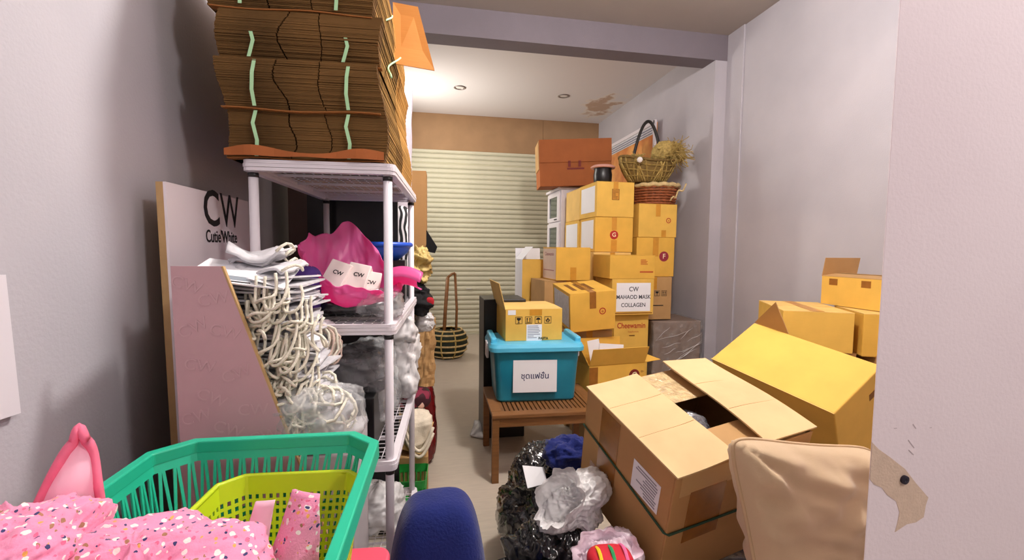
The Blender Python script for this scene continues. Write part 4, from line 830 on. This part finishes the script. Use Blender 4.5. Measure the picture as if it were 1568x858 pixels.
def kf(u,v):
    th=2*PI*u; c,s_=math.cos(th),math.sin(th); k=1/max(abs(c),abs(s_)); cr_=.012*nz((c*2,s_*2,v*7),1.6,4)
    return (c*k*(.048+cr_),s_*k*(.10+cr_),v*.40)
MB().grid(kf,48,24,True).build('bag_body',M_tan,kb,smooth=False,solid=.002)
for y in (-.05,.05): MB().tube([(-.02+.004*i,y,.39+.09*math.sin(PI*i/10)) for i in range(11)],.004,6).build('handle',M_wplastic,kb,smooth=True)
# ---- lower rack shelf
ZL=.737
tag(blob((.30,.40,.30),101,.04,6,nu=60,nv=40,ridge=.02).build('plastic_bag',M_clear,None,(-.25,1.66,ZL),smooth=True),'large clear plastic bag of packed goods on the lower rack shelf','plastic bag')
tag(blob((.24,.30,.22),102,.03,7,ridge=.02).build('wrapped_pack',mat('dark_olive_pack',(96,90,80),.5,10,.3),None,(-.26,1.68,ZL+.005),smooth=True),'dark olive packs inside the large clear plastic bag','pack')
for i,(x,y,z,a) in enumerate(((-.29,1.50,.86,20),(-.22,1.49,.84,-15))): tag(MB().box(-.035,.035,-.01,.01,-.05,.05).build('white_pack',M_white,None,(x,y,z),(R_(20),R_(a),0),bevel=.004),('white packet showing at the left in the clear bag','white packet showing at the right in the clear bag')[i],'packet')
tag(blob((.13,.20,.26),103,.03,8,ridge=.022).build('plastic_bag',M_milky,None,(-.10,1.92,ZL),smooth=True),'crumpled white plastic bag at the rack edge under the middle shelf','plastic bag')
tag(blob((.12,.14,.16),104,.03,8,ridge=.022).build('plastic_bag',M_milky,None,(-.115,1.90,ZL+.22),smooth=True),'small white plastic bag wedged beneath the middle shelf','plastic bag')
bbx=tag(MB().box(-.13,.075,0,.22,0,.165).build('black_box',M_black,None,(-.235,1.40,ZL),(0,0,R_(-3)),bevel=.004),'black box at the front of the lower rack shelf','box')
tag(blob((.22,.20,.13),106,.02,8,ridge=.014).build('plastic_bag',film('smoky_clear_film',(120,118,122),.6),None,(-.22,1.5,ZL+.165),smooth=True),'smoky plastic bag lying on the black box','plastic bag')
# ---- bags on the floor behind the rack
fk=tag(MB().box(-.15,.12,0,.3,0,.30).build('brown_box',M_tan,None,(-.12,2.29,0),bevel=.004),'low tan box on the floor under the cream tote bag','box')
kp=tag(MB().box(-.10,.09,0,.012,0,.17).build('kraft_folder',card('pale_kraft_folder',(214,178,120)),None,(-.11,2.31,.33),(R_(-30),R_(18),R_(-6))),'pale kraft folder leaning beside the cream tote bag','folder')
tt=thing('tote_bag','cream canvas tote bag with looped handles behind the rack','bag',(-.06,2.38,.302),R_(8))
blob((.17,.20,.21),111,.02,7,ridge=.010,nu=60,nv=40).build('bag_body',mat('cream_canvas',(230,218,196),.85,12,.05,.3,200),tt,smooth=True)
for k in (0,1): MB().tube([(-.07+.14*i/14,-.105-.012*math.sin(PI*i/14),.15-.03*k-.11*math.sin(PI*i/14)) for i in range(15)],.009,6).build('handle',mat('cream_canvas',(230,218,196)),tt,smooth=True)
fm=mat('floral_fabric',(120,40,60),.8); nt=fm.node_tree; tc=nt.nodes.new('ShaderNodeTexCoord'); vo=nt.nodes.new('ShaderNodeTexVoronoi'); vo.inputs['Scale'].default_value=26; cr=nt.nodes.new('ShaderNodeValToRGB'); cr.color_ramp.interpolation='CONSTANT'
for p_,c in ((.3,(40,60,40)),(.45,(214,120,130)),(.6,(236,196,180)),(.75,(60,20,30))): e=cr.color_ramp.elements.new(p_); e.color=(*lin(c),1)
cr.color_ramp.elements[0].color=(*lin((130,40,64)),1); sp_=nt.nodes.new('ShaderNodeSeparateColor'); nt.links.new(tc.outputs['Object'],vo.inputs['Vector']); nt.links.new(vo.outputs['Color'],sp_.inputs[0]); nt.links.new(sp_.outputs[0],cr.inputs[0]); nt.links.new(cr.outputs[0],nt.nodes['Principled BSDF'].inputs['Base Color'])
tag(blob((.19,.18,.10),112,.015,7).build('floral_pouch',fm,None,(-.085,2.46,.505),smooth=True),'dark red floral pouch lying on the cream tote bag','pouch')
tag(blob((.16,.26,.55),113,.03,5,ridge=.012,taper=.35).build('maroon_bag',mat('maroon_film',(110,18,22),.25,6,.2,.4,30,spec=.6),None,(-.02,2.90,0),smooth=True),'maroon plastic bag standing behind the cream tote','plastic bag')
wr=thing('wire_basket','white wire basket side standing behind the white rack','wire basket',(-.085,2.22,.52),0)
for k in range(5): MB().bar((0,0,.04*k),(0,.3,.04*k),.003).build('wire',M_wplastic,wr)
for k in range(7): MB().bar((0,.05*k,0),(0,.05*k,.16),.003).build('wire',M_wplastic,wr)
MB().box(-.008,.008,-.01,.02,-.02,.30).build('corner_post',M_wplastic,wr)
gb=thing('green_basket','small green slotted plastic basket on the floor by the rack foot','basket',(-.085,2.195,.03),R_(-4))
b=MB()
for zc in ((0,.015),(.10,.14)): 
    A=[(x,y,zc[0]) for x,y in rrect(.065+.1*zc[0],.075+.1*zc[0],.012,2)]; B_=[(x,y,zc[1]) for x,y in rrect(.065+.1*zc[1],.075+.1*zc[1],.012,2)]; n=len(A)
    b.add(A+B_,[(i,(i+1)%n,n+(i+1)%n,n+i) for i in range(n)])
b.build('band',M_green,gb,(0,0,.10),solid=.003)
for k in range(7):
    for sy in (-1,1): MB().bar((-.06+.02*k,sy*.078,.11),(-.063+.021*k,sy*.085,.21),.003).build('slat',M_green,gb)
    for sx in (-1,1): MB().bar((sx*.068,-.066+.022*k,.11),(sx*.075,-.07+.0235*k,.21),.003).build('slat',M_green,gb)
MB().box(-.07,.07,-.08,.08,-.03,.105).build('base_block',M_green,gb)
tag(blob((.20,.22,.16),115,.03,7,ridge=.02).build('plastic_bag',M_milky,None,(-.19,1.80,.252),smooth=True),'white plastic bag under the lower rack shelf by the green basket','plastic bag')
# pale plastic sheet roll behind the bundles
pv=thing('plastic_roll','tall roll of pale plastic sheeting behind the carton bundles','plastic roll',(-.15,2.62,1.21),0)
def roll(u,v): th=2*PI*u; r=.055+.012*v+.010*nz((math.cos(th)*2,math.sin(th)*2,v*5),1.5,6); return (r*math.cos(th),r*math.sin(th),v*1.0)
MB().grid(roll,40,30,True).build('sheet',mat('pale_lilac_film',(206,198,208),.4,10,.08,.5,30),pv,smooth=True)
# striped round basket by the shutter
SBk=thing('round_basket','dark green round basket with tan hoops and a tall wooden handle near the shutter','basket',(.24,5.72,0),0)
pr=[(.001,.0),(.16,.0),(.225,.08),(.25,.18),(.235,.28),(.18,.345),(.10,.36)]
MB().lathe(pr,40).build('body',mat('dark_green_weave',(30,40,26),.7,30,.5),SBk,smooth=True)
for z,r0 in ((.03,.186),(.10,.236),(.17,.252),(.24,.247),(.30,.22),(.345,.18)): MB().tube([(r0*math.cos(2*PI*i/48),r0*math.sin(2*PI*i/48),z) for i in range(48)],.012,6,True).build('hoop',M_wickerL if z!=.24 else M_raffia,SBk,smooth=True)
for a in (-70,70,20,110,200,250): MB().tube([(r0*1.03*math.cos(R_(a)),r0*1.03*math.sin(R_(a)),z) for r0,z in pr[1:]],.009,6).build('stave',M_raffia,SBk,smooth=True)
MB().tube([(-.05,-.14,.28),(-.03,-.10,.62),(.0,-.05,1.0)],.022,8).build('handle',M_wood,SBk,smooth=True)
MB().tube([(.10,-.10,.30),(.11,-.06,.62),(.09,-.02,1.05)],.016,8).build('handle',M_wood,SBk,smooth=True)
MB().tube([(.0,-.05,1.0),(.05,-.03,1.04),(.09,-.02,1.05)],.016,8).build('handle_top',M_wood,SBk,smooth=True)
